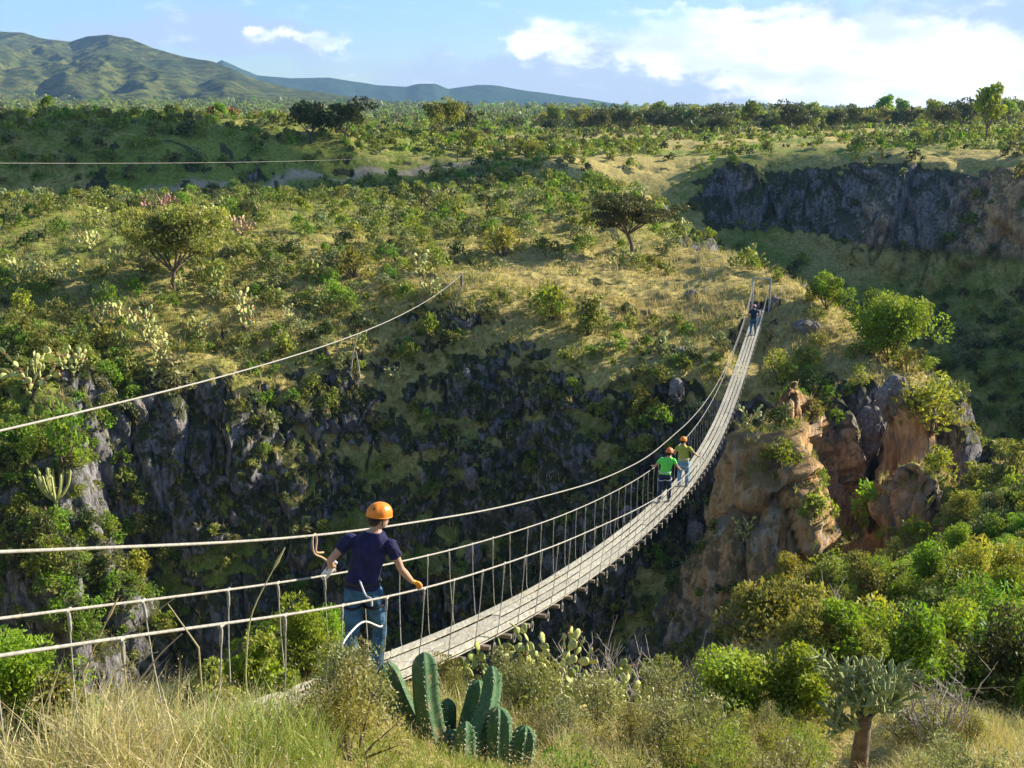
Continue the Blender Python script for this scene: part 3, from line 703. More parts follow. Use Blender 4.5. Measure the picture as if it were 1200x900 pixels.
# ---------------------------------------------------------------- shrub templates (shared meshes)
KIND = {'green': (GRN, 'bright green leafy'), 'olive': (OLV, 'olive green'), 'dark': (DRK, 'dark green dense'), 'grey': (GRY, 'grey green wispy'), 'yellow': (YEL, 'yellow green')}
TPL = {}
for kn, (mt, _) in KIND.items():
    TPL[kn] = [shrub(nclump=14+4*i, nper=46, L=.15, W=.075, h=[1.15, .9, 1.45][i], r=1., flat=.9, dry=.08 if kn != 'grey' else .2, hue=.5).build('shrub', [mt, BARK], link=False) for i in range(3)]
TPLN = {kn: [shrub(nclump=22+5*i, nper=190, L=.075, W=.034, h=[1.15, .9, 1.45][i], r=1., flat=.9, dry=.08).build('shrub', [mt, BARK], link=False) for i in range(3)] for kn, (mt, _) in KIND.items()}
PRK = [prickly(npad=46, size=.27, h=1.5+.3*i, spread=1.0-.2*i).build('prickly_pear', [[PADM, PALE][i % 2], BARK, FRUIT], link=False) for i in range(4)]
def put(me, loc, sc, rz=None, name=None, sz=None):
    o = mkobj(name or me.name, me); o.location = loc; sc = (sc, sc, sc if sz is None else sz) if not isinstance(sc, tuple) else sc
    o.scale = sc; o.rotation_euler = (0, 0, rng.uniform(0, 6.28) if rz is None else rz); return o
def at(u, v, t):
    p = P3(u, v, t); h, n = drop(p[0], p[1]); return Vector(h)
def pk(u, v, tmin=30.): 
    h, n, t = pick(u, v, tmin); return h, t
# ---------------------------------------------------------------- notable plants on the far side
def mk_tree(name, label, cat, u, v, mat, tmin=30., bark=BARK, group=None, loc=None, scale=1., **k):
    if loc is None: loc, t = pk(u, v, tmin)
    T, Cn = tree(**k); r = empty(name, loc, 0); r.scale = (scale,)*3
    T.build('trunk', bark, r); Cn.build('crown', mat, r); tag(r, label, cat, group); return r
mk_tree('spreading_tree', 'wide olive tree with forked trunk and spreading crown on the left hillside', 'tree', 203, 338, OLV, h=4.9, r=3.0, nlimb=9, nper=330, L=.22, W=.10, trunk_r=.13, fork=.22, sub=4, flat=.5, hue=.52, dry=.15)
mk_tree('spreading_tree', 'dark flat topped tree with bare trunk left of the far bridge end', 'tree', 742, 298, DRK, tmin=60, h=4.4, r=2.9, nlimb=8, nper=300, L=.2, W=.09, trunk_r=.15, fork=.35, sub=4, flat=.35, dry=.12, lean=-.3)
mk_tree('small_tree', 'bright green round bushy tree on the crest beside the rocky spur', 'tree', 1040, 424, GRN, tmin=40, h=3.3, r=2.1, nlimb=11, nper=300, L=.16, W=.08, trunk_r=.07, fork=.03, sub=4, flat=1.15, hue=.47, dry=.0)
mk_tree('small_tree', 'lime green bush on the crest above and right of the far bridge posts', 'tree', 968, 362, GRN, tmin=40, h=1.9, r=1.15, nlimb=8, nper=160, L=.14, W=.07, trunk_r=.05, fork=.03, sub=3, flat=1.1, hue=.47)
mk_tree('small_tree', 'mid green tree on the crest just right of the round bright tree', 'tree', 1098, 436, OLV, tmin=40, h=2.0, r=1.3, nlimb=6, nper=160, L=.15, W=.07, trunk_r=.06, fork=.15, sub=3, flat=.8, hue=.46)
SH = []
def one(kind, u, v, r, label, tmin=30., tall=1., cat='shrub', mesh=None, name='shrub', loc=None):
    if loc is None: loc, t = pk(u, v, tmin)
    me = mesh or TPL[kind][rng.integers(3)]
    o = put(me, loc, (r, r, r*tall), name=name); tag(o, label, cat); SH.append((loc.x, loc.y, r)); return o
one('grey', 205, 458, 1.9, 'pale feathery bush on the left canyon rim below the tall prickly pear')
one('green', 505, 398, 1.0, 'small lime green shrub on the shaded slope right of the zip cable')
one('green', 125, 368, 1.1, 'vivid green tufty shrub in the yellow grass at far left', tall=1.2)
one('green', 75, 545, 1.5, 'glowing green shrub hanging over the left cliff edge above the branching cactus', tall=1.5)
one('green', 912, 330, .6, 'tiny bright green bush on the crest directly above the far bridge posts')
one('green', 650, 372, 1.9, 'light green bush half in shade on the canyon rim below the dry grass')
one('olive', 690, 392, 1.6, 'olive bush on the shaded rim right of the light green one')
one('yellow', 590, 300, 1.9, 'yellow green rounded bush above the dry grassy rim in the middle')
one('olive', 415, 325, 1.8, 'olive bush above the upper end of the zip cable')
one('olive', 950, 494, .9, 'rounded moss green bush on top of the orange cliff', tall=1.1)
one('yellow', 915, 450, 1.2, 'yellow green bush on the shaded slope right of the bridge deck')
one('yellow', 1090, 505, 1.9, 'yellow green bush on the spur crest right of the dark boulder')
one('green', 1160, 490, 1.2, 'bright green bush on the crest of the spur near the right edge')
one('green', 1020, 620, 1.1, 'green bush in the cleft between the two orange crags', tall=1.3)
one('green', 1080, 640, 1.1, 'green bush at the foot of the right hand crag')
o = one('green', 262, 150, 1., 'rust coloured bush on the far plain left of centre', tmin=150, mesh=shrub(nclump=18, nper=50, L=.2, W=.12, flat=.9).build('shrub', [RST, BARK], link=False)); o.scale = (4.6, 4.6, 2.3)
o = one('green', 312, 149, 1., 'second reddish bush on the far plain, right of the rust coloured one', tmin=150, mesh=o.data); o.scale = (3.4, 3.4, 1.5)
def pr(u, v, s, label, i=0, tmin=30., tall=1., me=None):
    h, t = pk(u, v, tmin); o = put(me or PRK[i], h, (s, s, s*tall)); tag(o, label, 'cactus'); SH.append((h.x, h.y, s)); return o
pr(172, 402, 1.25, 'tall pale prickly pear column on the left rim, left of its shorter neighbour', 3, tall=1.35)
pr(192, 436, 1.15, 'pale prickly pear cascading down the left rim above the feathery bush', 1, tall=1.2)
pr(236, 396, .95, 'small pale prickly pear on the rim between the tall one and the round one', 1)
pr(286, 385, 1.5, 'round cream coloured prickly pear on the canyon rim below the spreading tree', 1, tall=1.1)
pr(40, 462, 1.7, 'sprawling white edged prickly pear thicket at the left edge', 1)
pr(85, 440, 1.2, 'prickly pear with pale pads right of the thicket at the left edge', 3)
pr(460, 448, 1.0, 'low pale prickly pear on the dark canyon wall below the zip cable anchor', 1, tall=.7)
pinkm = leafmat('pink_cactus_skin', (.50, .33, .20), trans=0.)
PINK = prickly(npad=40, size=.3, h=1.5).build('prickly_pear', [pinkm, BARK, FRUIT], link=False)
pr(180, 250, 1.3, 'pinkish prickly pear on the left hillside below the dirt track', me=PINK)
pr(285, 275, 1.3, 'pinkish prickly pear up and right of the spreading tree', me=PINK)
pr(120, 380, 1.0, 'pale prickly pear beside the yellow grass left of the vivid green shrub', 1)
pr(495, 322, 1.3, 'prickly pear row on the hillside near the upper end of the zip cable', 1, tall=.8)
pr(875, 312, 1.4, 'dark prickly pear on the crest up and left of the far bridge posts', 0, tmin=60)
pr(820, 490, .7, 'pale prickly pear on the dark wall left of the bridge deck', 1)
pr(875, 505, .8, 'cream prickly pear on the dark wall just right of the bridge deck', 1)
pr(872, 635, .8, 'white blooming prickly pear low on the dark wall right of the hikers', 1)
pr(1125, 470, 1.1, 'prickly pear on the crest right of the bright round tree', 0)
h, t = pk(66, 594); mbc = candelabra(2.0, 15, .06); o = mbc.build('branching_cactus', PALE); o.location = h; o.scale = (1.1, 1.1, 1); tag(o, 'pale candelabra cactus with upright arms below the left cliff edge', 'cactus')
for u, v, l, lean in [(410, 440, 2.4, .5), (422, 442, 1.6, -.2)]:
    h, t = pk(u, v); mb = MB(); tube(mb, [(0, 0, -.2), (lean*.4, 0, l*.5), (lean, 0, l)], [.06, .05, .03], 5); o = mb.build('dead_pole', BARKG); o.location = h
    tag(o, 'longer leaning dead pole on the dark wall under the zip cable' if l > 2 else 'shorter dead pole standing beside the leaning one under the zip cable', 'dead branch')
# boulders
def boulder(u, v, s, label, mat=ROCKG, seed=1, sc=(1, 1, 1), tmin=30., sink=.35, tilt=0, loc=None):
    if loc is None: loc, t = pk(u, v, tmin)
    o = mkobj('boulder', rock_mesh(seed, *[s*q for q in sc], mats=mat, name='boulder')); o.location = Vector(loc)-Vector((0, 0, s*sc[2]*sink)); o.rotation_euler = (tilt, 0, seed*.7)
    tag(o, label, 'rock'); return o
boulder(1050, 468, .95, 'dark square boulder on the spur below the bright round tree', seed=2, sc=(1.0, .8, 1.05), sink=-.1)
boulder(1018, 505, 1.05, 'big grey white boulder leaning on the orange cliff top', seed=3, sc=(.9, .7, 1.5), sink=.1, tilt=.2)
boulder(942, 381, .6, 'grey rock lying in the sunlit grass right of the bridge end', seed=5, sc=(1.3, .8, .7))
boulder(955, 382, .35, 'small pale rock beside the grey one in the sunlit grass', seed=6)
boulder(812, 345, .5, 'grey rock in the dry grass left of the far bridge posts', seed=7, sc=(1.2, .8, .8))
boulder(908, 352, .35, 'low rock at the foot of the right bridge post', seed=8)
boulder(800, 412, .7, 'pale rock in shade on the slope left of the bridge end', seed=19, sc=(1.4, .9, .6))
WALLR = []
wr_me = [rock_mesh(30+i, 1., .8, 1.5, mats=ROCKG, sub=3) for i in range(5)]
for (u0, u1, v0, v1, n, smin, smax, ph) in [(130, 520, 480, 680, 7, .25, .6, 'on the shaded canyon wall under the zip cable'), (520, 850, 440, 700, 7, .25, .6, 'on the shaded canyon wall behind the bridge')]:
    for i in range(n):
        h, t = pk(rng.uniform(u0, u1), rng.uniform(v0, v1))
        if h is None: continue
        s = rng.uniform(smin, smax); me = wr_me[rng.integers(5)]
        o = mkobj('boulder', me); o.location = h; o.scale = (s, s, s*rng.uniform(.8, 1.5)); o.rotation_euler = (rng.normal(0, .15), rng.normal(0, .15), rng.uniform(0, 6))
        tag(o, 'grey weathered rock jutting out '+ph, 'rock', 'rocks '+ph)

# ---------------------------------------------------------------- scattered shrubs
DECKPX = np.array(sorted([tuple(to_px(bridge_pt(s, .45, -.1))) for s in np.arange(-5, 58, 1.)]))
def hides_bridge(x, y, ztop, rad, t):
    u, v, d = to_px(np.array([x, y, ztop])); e = rad*F/d
    m = (DECKPX[:, 0] > u-e) & (DECKPX[:, 0] < u+e) & (DECKPX[:, 2] > d-1)
    return bool((DECKPX[m, 1]-0 > v-4).any()) if m.any() else False
spots = []   # x,y,z,r,kind,zone
def scatter(n, r0, r1, ta0, ta1, rmin, rmax, zone, kinds, cond=None, sep=.7):
    pts = []; tries = 0
    cell = {}
    while len(pts) < n and tries < n*6:
        tries += 1
        r = math.sqrt(rng.uniform(r0*r0, r1*r1)); ta = rng.uniform(ta0, ta1); y = r/math.hypot(1, ta); x = ta*y
        if seg_ok(x, y): continue
        rad = rng.uniform(rmin, rmax)**1.0
        if cond is not None and not cond(x, y, r): continue
        key = (int(x//2), int(y//2)); bad = False
        for i in (-1, 0, 1):
            for j in (-1, 0, 1):
                for (qx, qy, qr) in cell.get((key[0]+i, key[1]+j), ()):
                    if (qx-x)**2+(qy-y)**2 < (sep*(rad+qr)*.75)**2: bad = True
        if bad: continue
        cell.setdefault(key, []).append((x, y, rad))
        if any((a-x)**2+(b-y)**2 < (c*.8+rad*.5)**2 for a, b, c in SH): continue
        h, nn = drop(x, y)
        if h is None: continue
        if ((x-16)/6)**2+((y-51)/6)**2 < 1 and nn[2] < .75 and rng.random() < .93: continue
        st = nn[2] < .62
        if st and rng.random() < .15: continue
        kk = kinds[rng.choice(len(kinds))]
        if st: rad *= .6; kk = ['dark', 'olive', 'olive'][rng.integers(3)]
        d = math.hypot(x, y)
        if d < 62 and hides_bridge(x, y, h.z+rad*1.5, rad, d): continue
        pts.append(1); spots.append((x, y, h.z-.08*rad, rad, kk, zone if not (st and d < 75 and zone != 'r') else 'wall'))
def seg_ok(x, y):
    if 90 < y < 175 and float(seg_d(np.array([x]), np.array([y]), PL)[0]) < 1.8: return True
    s = (x-BP[0])*AX[0]+(y-BP[1])*AX[1]; o = (x-BP[0])*PR[0]+(y-BP[1])*PR[1]
    return (s < 8 or s > 50) and s < 66 and abs(o) < 1.7
def dens_far(x, y, r):
    g = (((x-11)/13)**2+((y-76)/9)**2 < 1) or (((x-20)/6)**2+((y-65)/7)**2 < 1)
    if g and rng.random() < .85: return False
    if 205 < y < 300 and x > -5 and rng.random() < .75: return False
    if y > 118 and y < 150 and x/y < -.1 and rng.random() < .3: return False
    n = float(fbm(np.array([x*.07]), np.array([y*.07]), oct=2, seed=200)[0])
    return rng.random() < .62+n*1.1
A = ['green', 'green', 'olive', 'olive', 'dark', 'grey', 'yellow', 'yellow', 'grey']
B = ['olive', 'olive', 'dark', 'grey', 'yellow', 'yellow', 'green', 'green']
scatter(620, 38, 80, -.56, .56, .4, 1.2, 'a', A, dens_far)
scatter(640, 80, 120, -.56, .5, .45, 1.3, 'b', A, dens_far)
scatter(3300, 120, 330, -.56, .56, .7, 1.5, 'c', B, dens_far)
scatter(330, 50, 69, -.44, .21, .25, .75, 'a', ['olive', 'dark', 'grey', 'green', 'olive'], lambda x, y, r: True, sep=.4)
scatter(5200, 330, 1300, -.56, .56, 1.8, 3.6, 'd', B, None, sep=.5)
scatter(3000, 1300, 3600, -.56, .3, 4., 8., 'd', B, None, sep=.3)
scatter(700, 14, 44, .12, .56, .35, 1.0, 'r', ['green', 'green', 'yellow', 'olive', 'green', 'dark'], lambda x, y, r: (x/y > .3) or r > 14, sep=.45)
scatter(520, 116, 135, -.52, -.02, .35, 1.0, 'b', ['dark', 'dark', 'olive', 'dark', 'grey'], None, sep=.35)  # extra dark-leaved shrubs stand in for shade on the far bank
scatter(420, 92, 142, .2, .5, .5, 1.3, 'b', ['dark', 'dark', 'olive', 'grey'], None, sep=.5)
scatter(700, 130, 200, -.52, .05, .5, 1.3, 'c', B, None, sep=.4)
scatter(230, 52, 66, -.56, -.36, .4, .95, 'l', ['green', 'green', 'yellow', 'olive'], None, sep=.45)
for (u0_, u1_, v0_, v1_, n_s, r0_, r1_, ks) in [(-60, 165, 420, 700, 110, .35, .9, ['green', 'green', 'yellow', 'olive', 'dark']), (40, 200, 620, 750, 60, .5, 1., ['dark', 'green', 'olive']), (150, 870, 430, 700, 90, .25, .6, ['dark', 'olive', 'dark', 'grey']), (1110, 1200, 560, 720, 60, .35, .9, ['green', 'yellow', 'olive', 'green'])]:
    for k_ in range(n_s):
        h, t = pk(rng.uniform(u0_, u1_), rng.uniform(v0_, v1_))
        if h is None: continue
        r_ = rng.uniform(r0_, r1_)
        if hides_bridge(h.x, h.y, h.z+r_*1.5, r_, t): continue
        spots.append((h.x, h.y, h.z-.15*r_, r_, ks[rng.choice(len(ks))], 'a' if u0_ < 0 else 'wall' if u0_ < 900 else 'r'))
ZL = {'a0': 'on the hillside left of the zip cable', 'a1': 'on the grassy canyon rim behind the bridge', 'a2': 'on the rocky spur right of the bridge end',
      'b0': 'on the upper left hillside below the dirt track', 'b1': 'on the hilltop above the bridge end', 'b2': 'on the shaded side valley behind the spur',
      'c': 'on the plateau beyond the dirt track', 'd': 'on the far plain', 'r': 'on the slope at lower right below the crags', 'l': 'on the slope at the left edge', 'wall': 'clinging to the shaded canyon wall'}
def zl(s):
    z = s[5]
    if z in 'ab': ta = s[0]/s[1]; z = z+('0' if ta < -.08 else '1' if ta < .24 else '2')
    return ZL[z]
sp = np.array([s[:4] for s in spots]); uu, vv, tt = to_px(sp[:, :3]); scr = sp[:, 3]*F/tt
vis = (uu > -20) & (uu < 1220) & (vv < 920)
# only the ones really seen count as individuals
order = [i for i in np.argsort(-scr) if vis[i]]
ind = []
for i in order:
    if len(ind) >= 262: break
    p = Vector((sp[i, 0], sp[i, 1], sp[i, 2]+sp[i, 3]*1.0)); L = p.length; h = BV.ray_cast(Vector((0, 0, 0)), p/L)
    if h[0] is not None and h[3] < L-1.5: continue
    ind.append(int(i))
inds = set(ind)
for i in ind:
    x, y, z, r, k, _ = spots[i]; ph = zl(spots[i]); size = 'large' if r > .95 else 'medium' if r > .65 else 'small'
    o = put((TPLN if tt[i] < 46 else TPL)[k][rng.integers(3)], (x, y, z), (r, r*rng.uniform(.9, 1.1), r*rng.uniform(.8, 1.15)), name='shrub')
    tag(o, f'{size} {KIND[k][1]} shrub {ph}', 'shrub', f'{size} {KIND[k][1]} shrubs {ph}')
# all others: one mass of brush
KM = {'green': 0, 'olive': 1, 'dark': 2, 'grey': 3, 'yellow': 4}
def lod(n, L, k=9):
    mb = MB(); cl = []
    for i in range(k):
        th = rng.uniform(0, 6.28); ph = rng.uniform(.1, 1.5); c = np.array([math.cos(th)*math.cos(ph)*.7, math.sin(th)*math.cos(ph)*.7, .2+.8*math.sin(ph)]); cl.append((c, rng.uniform(.28, .45)))
    clumps_to_leaves(mb, cl, n//k, L, L*.6, dry=.1); V, Cc, Q_, *_ = mb.arrays(); return V, Cc, Q_
LOD = {-1: [lod(1900, .085, 14) for _ in range(3)], 0: [lod(420, .17) for _ in range(4)], 1: [lod(170, .3) for _ in range(4)], 2: [lod(48, .55) for _ in range(4)], 3: [lod(22, .8, 6) for _ in range(4)]}
bv, bc, bf, bm_, off = [], [], [], [], 0
for i, s in enumerate(spots):
    if i in inds: continue
    x, y, z, r, k, zn = s; sc_ = scr[i]
    if zn not in ('c', 'd') and not (-200 < uu[i] < 1400): continue
    lv = -1 if sc_ > 24 else 0 if sc_ > 14 else 1 if sc_ > 7.5 else 2 if sc_ > 3.2 else 3
    V_, C_, Q_ = LOD[lv][rng.integers(3)]; a = rng.uniform(0, 6.28); ca, sa = math.cos(a), math.sin(a)
    Vn = V_@np.array([[ca, sa, 0], [-sa, ca, 0], [0, 0, rng.uniform(.75, 1.15)]])*r+np.array([x, y, z])
    Cn = C_.copy(); Cn[:, 0] *= rng.uniform(.75, 1.3); Cn[:, 1] += rng.normal(0, .08); Cn[:, 2] += max(0, rng.normal(0, .1))
    bv.append(Vn); bc.append(np.clip(Cn, 0, 1)); bf.append(Q_+off); bm_.append(np.full(len(Q_), KM[k])); off += len(Vn)
E3 = np.zeros((0, 3), np.int64)
bf = np.concatenate(bf)
brush = mkobj('brush', mesh_from('brush', np.concatenate(bv), np.concatenate(bc), bf, E3, np.concatenate(bm_), z0, np.zeros(len(bf), int), z0, [GRN, OLV, DRK, GRY, YEL]))
tag(brush, 'countless small desert shrubs covering the hills and the far plain', 'brush', kind='stuff')
print('brush faces', len(bf), 'individual', len(ind))
# scattered prickly pears, individual
PZ = 'with pale pads on the hillside left of the zip cable'
n = 0
while n < 46:
    u = rng.uniform(-20, 560) if n < 34 else rng.uniform(600, 860); v = rng.uniform(235, 420) if n < 34 else rng.uniform(215, 330)
    h, t = pk(u, v)
    if h is None or t > 125 or seg_ok(h.x, h.y): continue
    s = rng.uniform(.6, 1.2); o = put(PRK[rng.integers(4)], h, s, sz=s*rng.uniform(.8, 1.2))
    L_ = 'prickly pear with pale pads on the hillside left of the zip cable' if n < 34 else 'prickly pear on the grassy hilltop above the bridge end'
    tag(o, L_, 'cactus', L_.replace('prickly pear', 'prickly pears')); n += 1
# horizon trees
def tmesh(i):
    T, Cn = tree(h=[4.5, 5.5, 3.8, 6.][i], r=[3.2, 3.2, 2.6, 2.4][i], nlimb=6, nper=70, L=.42, W=.24, trunk_r=.14, fork=.22, sub=3, flat=[.55, .7, .8, .9][i], dry=.1)
    r = empty('tree', (0, 0, 0)); T.build('trunk', BARK, r); Cn.build('crown', [DRK, OLV, DRK, GRN][i], r); return r
TT = [tmesh(i) for i in range(4)]; used = set()
TL = ['low dark spreading tree', 'olive rounded tree', 'dark bushy tree', 'bright green tree']
def tplace(i, loc, s, phrase):
    r = TT[i] if i not in used else copy_tree(TT[i]); used.add(i)
    r.location = loc; r.rotation_euler[2] = rng.uniform(0, 6.28); r.scale = (s, s, s*rng.uniform(.85, 1.15))
    tag(r, f'{TL[i]} {phrase}', 'tree', f'{TL[i]}s {phrase}')
for k in range(150):
    u = rng.uniform(640, 1330); y = rng.uniform(285, 420); p = P3(u, 140, y); h, n_ = drop(p[0], p[1])
    if h is None: continue
    tplace(int(rng.choice([0, 0, 1, 2, 2, 3])), h-Vector((0, 0, .3)), rng.uniform(.9, 1.5), 'in the wooded skyline row at upper right')
for k in range(46):
    u = rng.uniform(-60, 660); y = rng.uniform(155, 300); p = P3(u, 150, y); h, n_ = drop(p[0], p[1])
    if seg_ok(h.x, h.y): continue
    tplace(int(rng.choice([0, 1, 1, 2, 3])), h-Vector((0, 0, .3)), rng.uniform(.35, .7), 'on the plain beyond the dirt track')
for u, v, s, i in [(365, 168, 1.2, 2), (405, 165, 1.0, 0), (545, 160, 1.3, 0), (520, 165, 1.0, 1)]:
    h, t = pk(u, v, 100); tplace(i, h, s, 'on the plain beyond the dirt track')
for u, v, s in [(1155, 165, 1.3)]:
    h, t = pk(u, v, 120); r = copy_tree(TT[3]); r.location = h; r.scale = (s*.8, s*.8, s); r.rotation_euler[2] = 1.
    tag(r, 'tall light green tree standing in the dry meadow above the far cliff at right', 'tree')
    if 'group' in r: del r['group']
# grass tufts on the sunlit hills (one mass)
def grassmass(name, pts, hts, blades, wid, label, mats, lean=.35, mi=None, width_top=.3, seg=2, heads=False):
    n = len(pts); pts = np.asarray(pts); hts = np.asarray(hts)
    P_ = np.repeat(pts, blades, 0); H_ = np.repeat(hts, blades)*rng.uniform(.5, 1.15, n*blades); N_ = len(P_)
    tuft_dir = np.repeat(rng.normal(0, .15, (n, 2)), blades, 0)
    ln = rng.normal(0, lean, (N_, 2))+tuft_dir; a = rng.uniform(0, math.pi, N_)
    wv = np.stack([np.cos(a), np.sin(a), a*0], 1)*wid*rng.uniform(.6, 1.4, N_)[:, None]
    base = P_+np.concatenate([rng.normal(0, .06, (N_, 2))*np.clip(H_[:, None]*2.2, .3, 3), np.full((N_, 1), -.03)], 1)
    rows_ = []
    for s in range(seg+1):
        q = s/seg; c = base+np.concatenate([ln*H_[:, None]*q*q, (H_*(q-.18*q*q*np.abs(ln).sum(1)))[:, None]], 1)
        k = (1-q)+q*width_top*.3
        if heads and s == seg-1: k = 1.6
        rows_.append(c-wv*k); rows_.append(c+wv*k)
    V_ = np.stack(rows_, 1).reshape(-1, 3); m = 2*(seg+1)
    f = np.concatenate([np.arange(N_)[:, None]*m+np.array([2*s, 2*s+1, 2*s+3, 2*s+2]) for s in range(seg)])
    t = np.stack([np.clip(rng.normal(.5, .1, N_), .2, .85), np.clip(rng.normal(.5, .15, N_), 0, 1), np.clip(rng.normal(.15, .15, N_), 0, .8)], 1)
    mi_ = np.repeat(np.asarray(mi), blades) if mi is not None else np.zeros(N_, int)
    me = mesh_from(name, V_, np.repeat(t, m, 0), f, E3, np.tile(mi_, seg), z0, np.zeros(len(f), int), z0, mats)
    return tag(mkobj(name, me), label, 'grass', kind='stuff')
pts, hts, mi = [], [], []
for (nn, r0, r1, t0_, t1_) in [(13000, 40, 72, -.5, .5), (14000, 66, 105, -.5, .45), (5000, 105, 150, -.5, .5), (3000, 18, 42, .15, .5)]:
    for k in range(nn):
        r = math.sqrt(rng.uniform(r0*r0, r1*r1)); ta = rng.uniform(t0_, t1_); y = r/math.hypot(1, ta); x = ta*y
        h, n_ = drop(x, y)
        if h is None or n_[2] < .33: continue
        s = (x-BP[0])*AX[0]+(y-BP[1])*AX[1]; o = (x-BP[0])*PR[0]+(y-BP[1])*PR[1]
        if -9 < s < 61 and abs(o) < .6 : continue
        pts.append(h[:]); hts.append(rng.uniform(.25, .6)); g = (((x-11)/13)**2+((y-76)/9)**2 < 1) or (((x-20)/7)**2+((y-65)/8)**2 < 1)
        mi.append(0 if rng.random() < (.85 if g else .4) else 1)
grassmass('hill_grass', pts, hts, 6, .022, 'tufts of dry and green grass covering the hillsides across the canyon', [STRAW, GRASSG], mi=mi)
# ---------------------------------------------------------------- suspension bridge
WOOD = surf('weathered_planks', (.50, .46, .38), .85, .22, 5., .3)
ROPE = surf('cable_rope', (.32, .30, .25), .6, .2, 30)
BEAM = surf('beam_wood', (.20, .16, .12), .9, .3, 8, .3)
STEEL = surf('painted_post', (.30, .32, .33), .6, .2, 8)
C1H = ([-9.5, -3.9, 0, 2, 5, 9, 13.3, 20, 25.5, 31, 36, 45, 52, 56, 60.5], [1.4, 1.4, 1.4, 1.48, 1.5, 1.52, 1.44, 1.4, 1.54, 1.5, 1.4, 1.05, 1.0, 1.3, 1.85])
C2H = ([-9.5, 0, 6, 13, 20, 28, 36, 45, 52, 56, 60.5], [.98, 1.0, 1.06, 1.02, .96, 1.02, .98, .9, .9, 1.15, 1.6])
C3H = ([-9.5, -5, -3.6, 0, 3.6, 9, 17.4, 25, 32, 45, 52, 56, 60.5], [1.05, 1.05, .98, .94, 1.02, 1.03, .82, .78, .8, .85, .9, 1.15, 1.6])
bridge = empty('suspension_bridge', bridge_pt(-9.5, 0, 0))
tag(bridge, 'long sagging plank footbridge hung on cables across the canyon', 'bridge')
BO = bridge_pt(-9.5, 0, 0)
def bl(p): return np.asarray(p)-BO
mb = MB()
for k in range(4):
    off0 = -.315+k*.168; s = -9.3+rng.uniform(-1, 0)
    while s < 60.4:
        L = rng.uniform(2.2, 2.7); e = min(s+L-.012, 60.4); ss = np.linspace(max(s, -9.4), e, 6); w = .0635+rng.uniform(-.004, .004); dz = rng.normal(0, .004); do = rng.normal(0, .004)
        T = [bl(bridge_pt(q, off0+do-w, dz)) for q in ss]; U = [bl(bridge_pt(q, off0+do+w, dz)) for q in ss]
        V_ = np.array(T+U+[p-np.array([0, 0, .014]) for p in T]+[p-np.array([0, 0, .014]) for p in U]); n = 6; f = []
        for i in range(n-1): f += [[i, n+i, n+i+1, i+1], [2*n+i, 2*n+i+1, 3*n+i+1, 3*n+i], [i, i+1, 2*n+i+1, 2*n+i], [n+i, 3*n+i, 3*n+i+1, n+i+1]]
        f += [[0, 2*n, 3*n, n], [n-1, 2*n-1, 4*n-1, 3*n-1]]
        tv = rng.uniform(.35, .65); mb.add(V_, f, 0, (tv, rng.uniform(0, 1), 0)); s += L
m = bpy.data.materials.new('deck_planks'); Nn = NT(nt(m))
tcn = Nn.n('ShaderNodeTexCoord').outputs['Object']; at_ = Nn.n('ShaderNodeSeparateColor', {'Color': Nn.n('ShaderNodeAttribute', attribute_name='tint').outputs['Color']})
rot = Nn.n('ShaderNodeMapping', {'Vector': tcn, 'Rotation': (0, 0, math.atan2(AX[0], AX[1])), 'Scale': (14, 1.2, 1)}).outputs[0]
g1 = Nn.noise(rot, 2.5, 6, .7); g2 = Nn.noise(tcn, 2.2, 4, .6)
cc = Nn.mix(Nn.ramp(g1, (.3, .7)), (.27, .25, .19), (.52, .50, .40)); cc = Nn.mix(Nn.ramp(g2, (.55, .7)), cc, (.42, .37, .26))
cc = Nn.mix(1., cc, Nn.mix(at_.outputs[0], (.5, .5, .5), (1.4, 1.38, 1.32)), 'MULTIPLY')
bb = Nn.n('ShaderNodeBsdfPrincipled', {'Base Color': cc, 'Roughness': .8, 'Specular IOR Level': .2}); oo = Nn.n('ShaderNodeOutputMaterial'); Nn.t.links.new(bb.outputs[0], oo.inputs[0])
mb.build('deck', m, bridge)
def cable(nm, off, H, rad, s0=-9.5, s1=60.5, dh=0):
    mb = MB(); ss = np.linspace(s0, s1, 150); h = np.interp(ss, *H) if H else np.full(150, dh)
    h = np.convolve(np.pad(h, 4, 'edge'), np.ones(9)/9, 'valid')
    if off < 0 and H is C1H: o = -.47
    else: o = off
    tube(mb, bl(bridge_pt(ss, np.full(150, o), h)), rad, 7); return mb.build(nm, ROPE, bridge)
cable('lifeline_cable', -.47, C1H, .012); cable('handrail_cable', -.45, C2H, .0105); cable('handrail_cable', .45, C3H, .0105)
cable('deck_cable', -.36, None, .009, dh=-.05); cable('deck_cable', .24, None, .009, dh=-.05)
beams = np.arange(-9, 60, .92)
for s in beams:
    mb = MB(); c = bl(bridge_pt(s, -.06, -.085)); box(mb, c, (.80+rng.uniform(-.04, .06), .06, .05), ax=np.array([[PR[0], PR[1], 0], [AX[0], AX[1], 0], [0, 0, 1]]))
    mb.build('cross_beam', BEAM, bridge)
allh = []
for s in beams:
    for off, H in ((-.45, C2H), (.45, C3H)): allh.append((s+(.31 if off > 0 else 0), off, H))
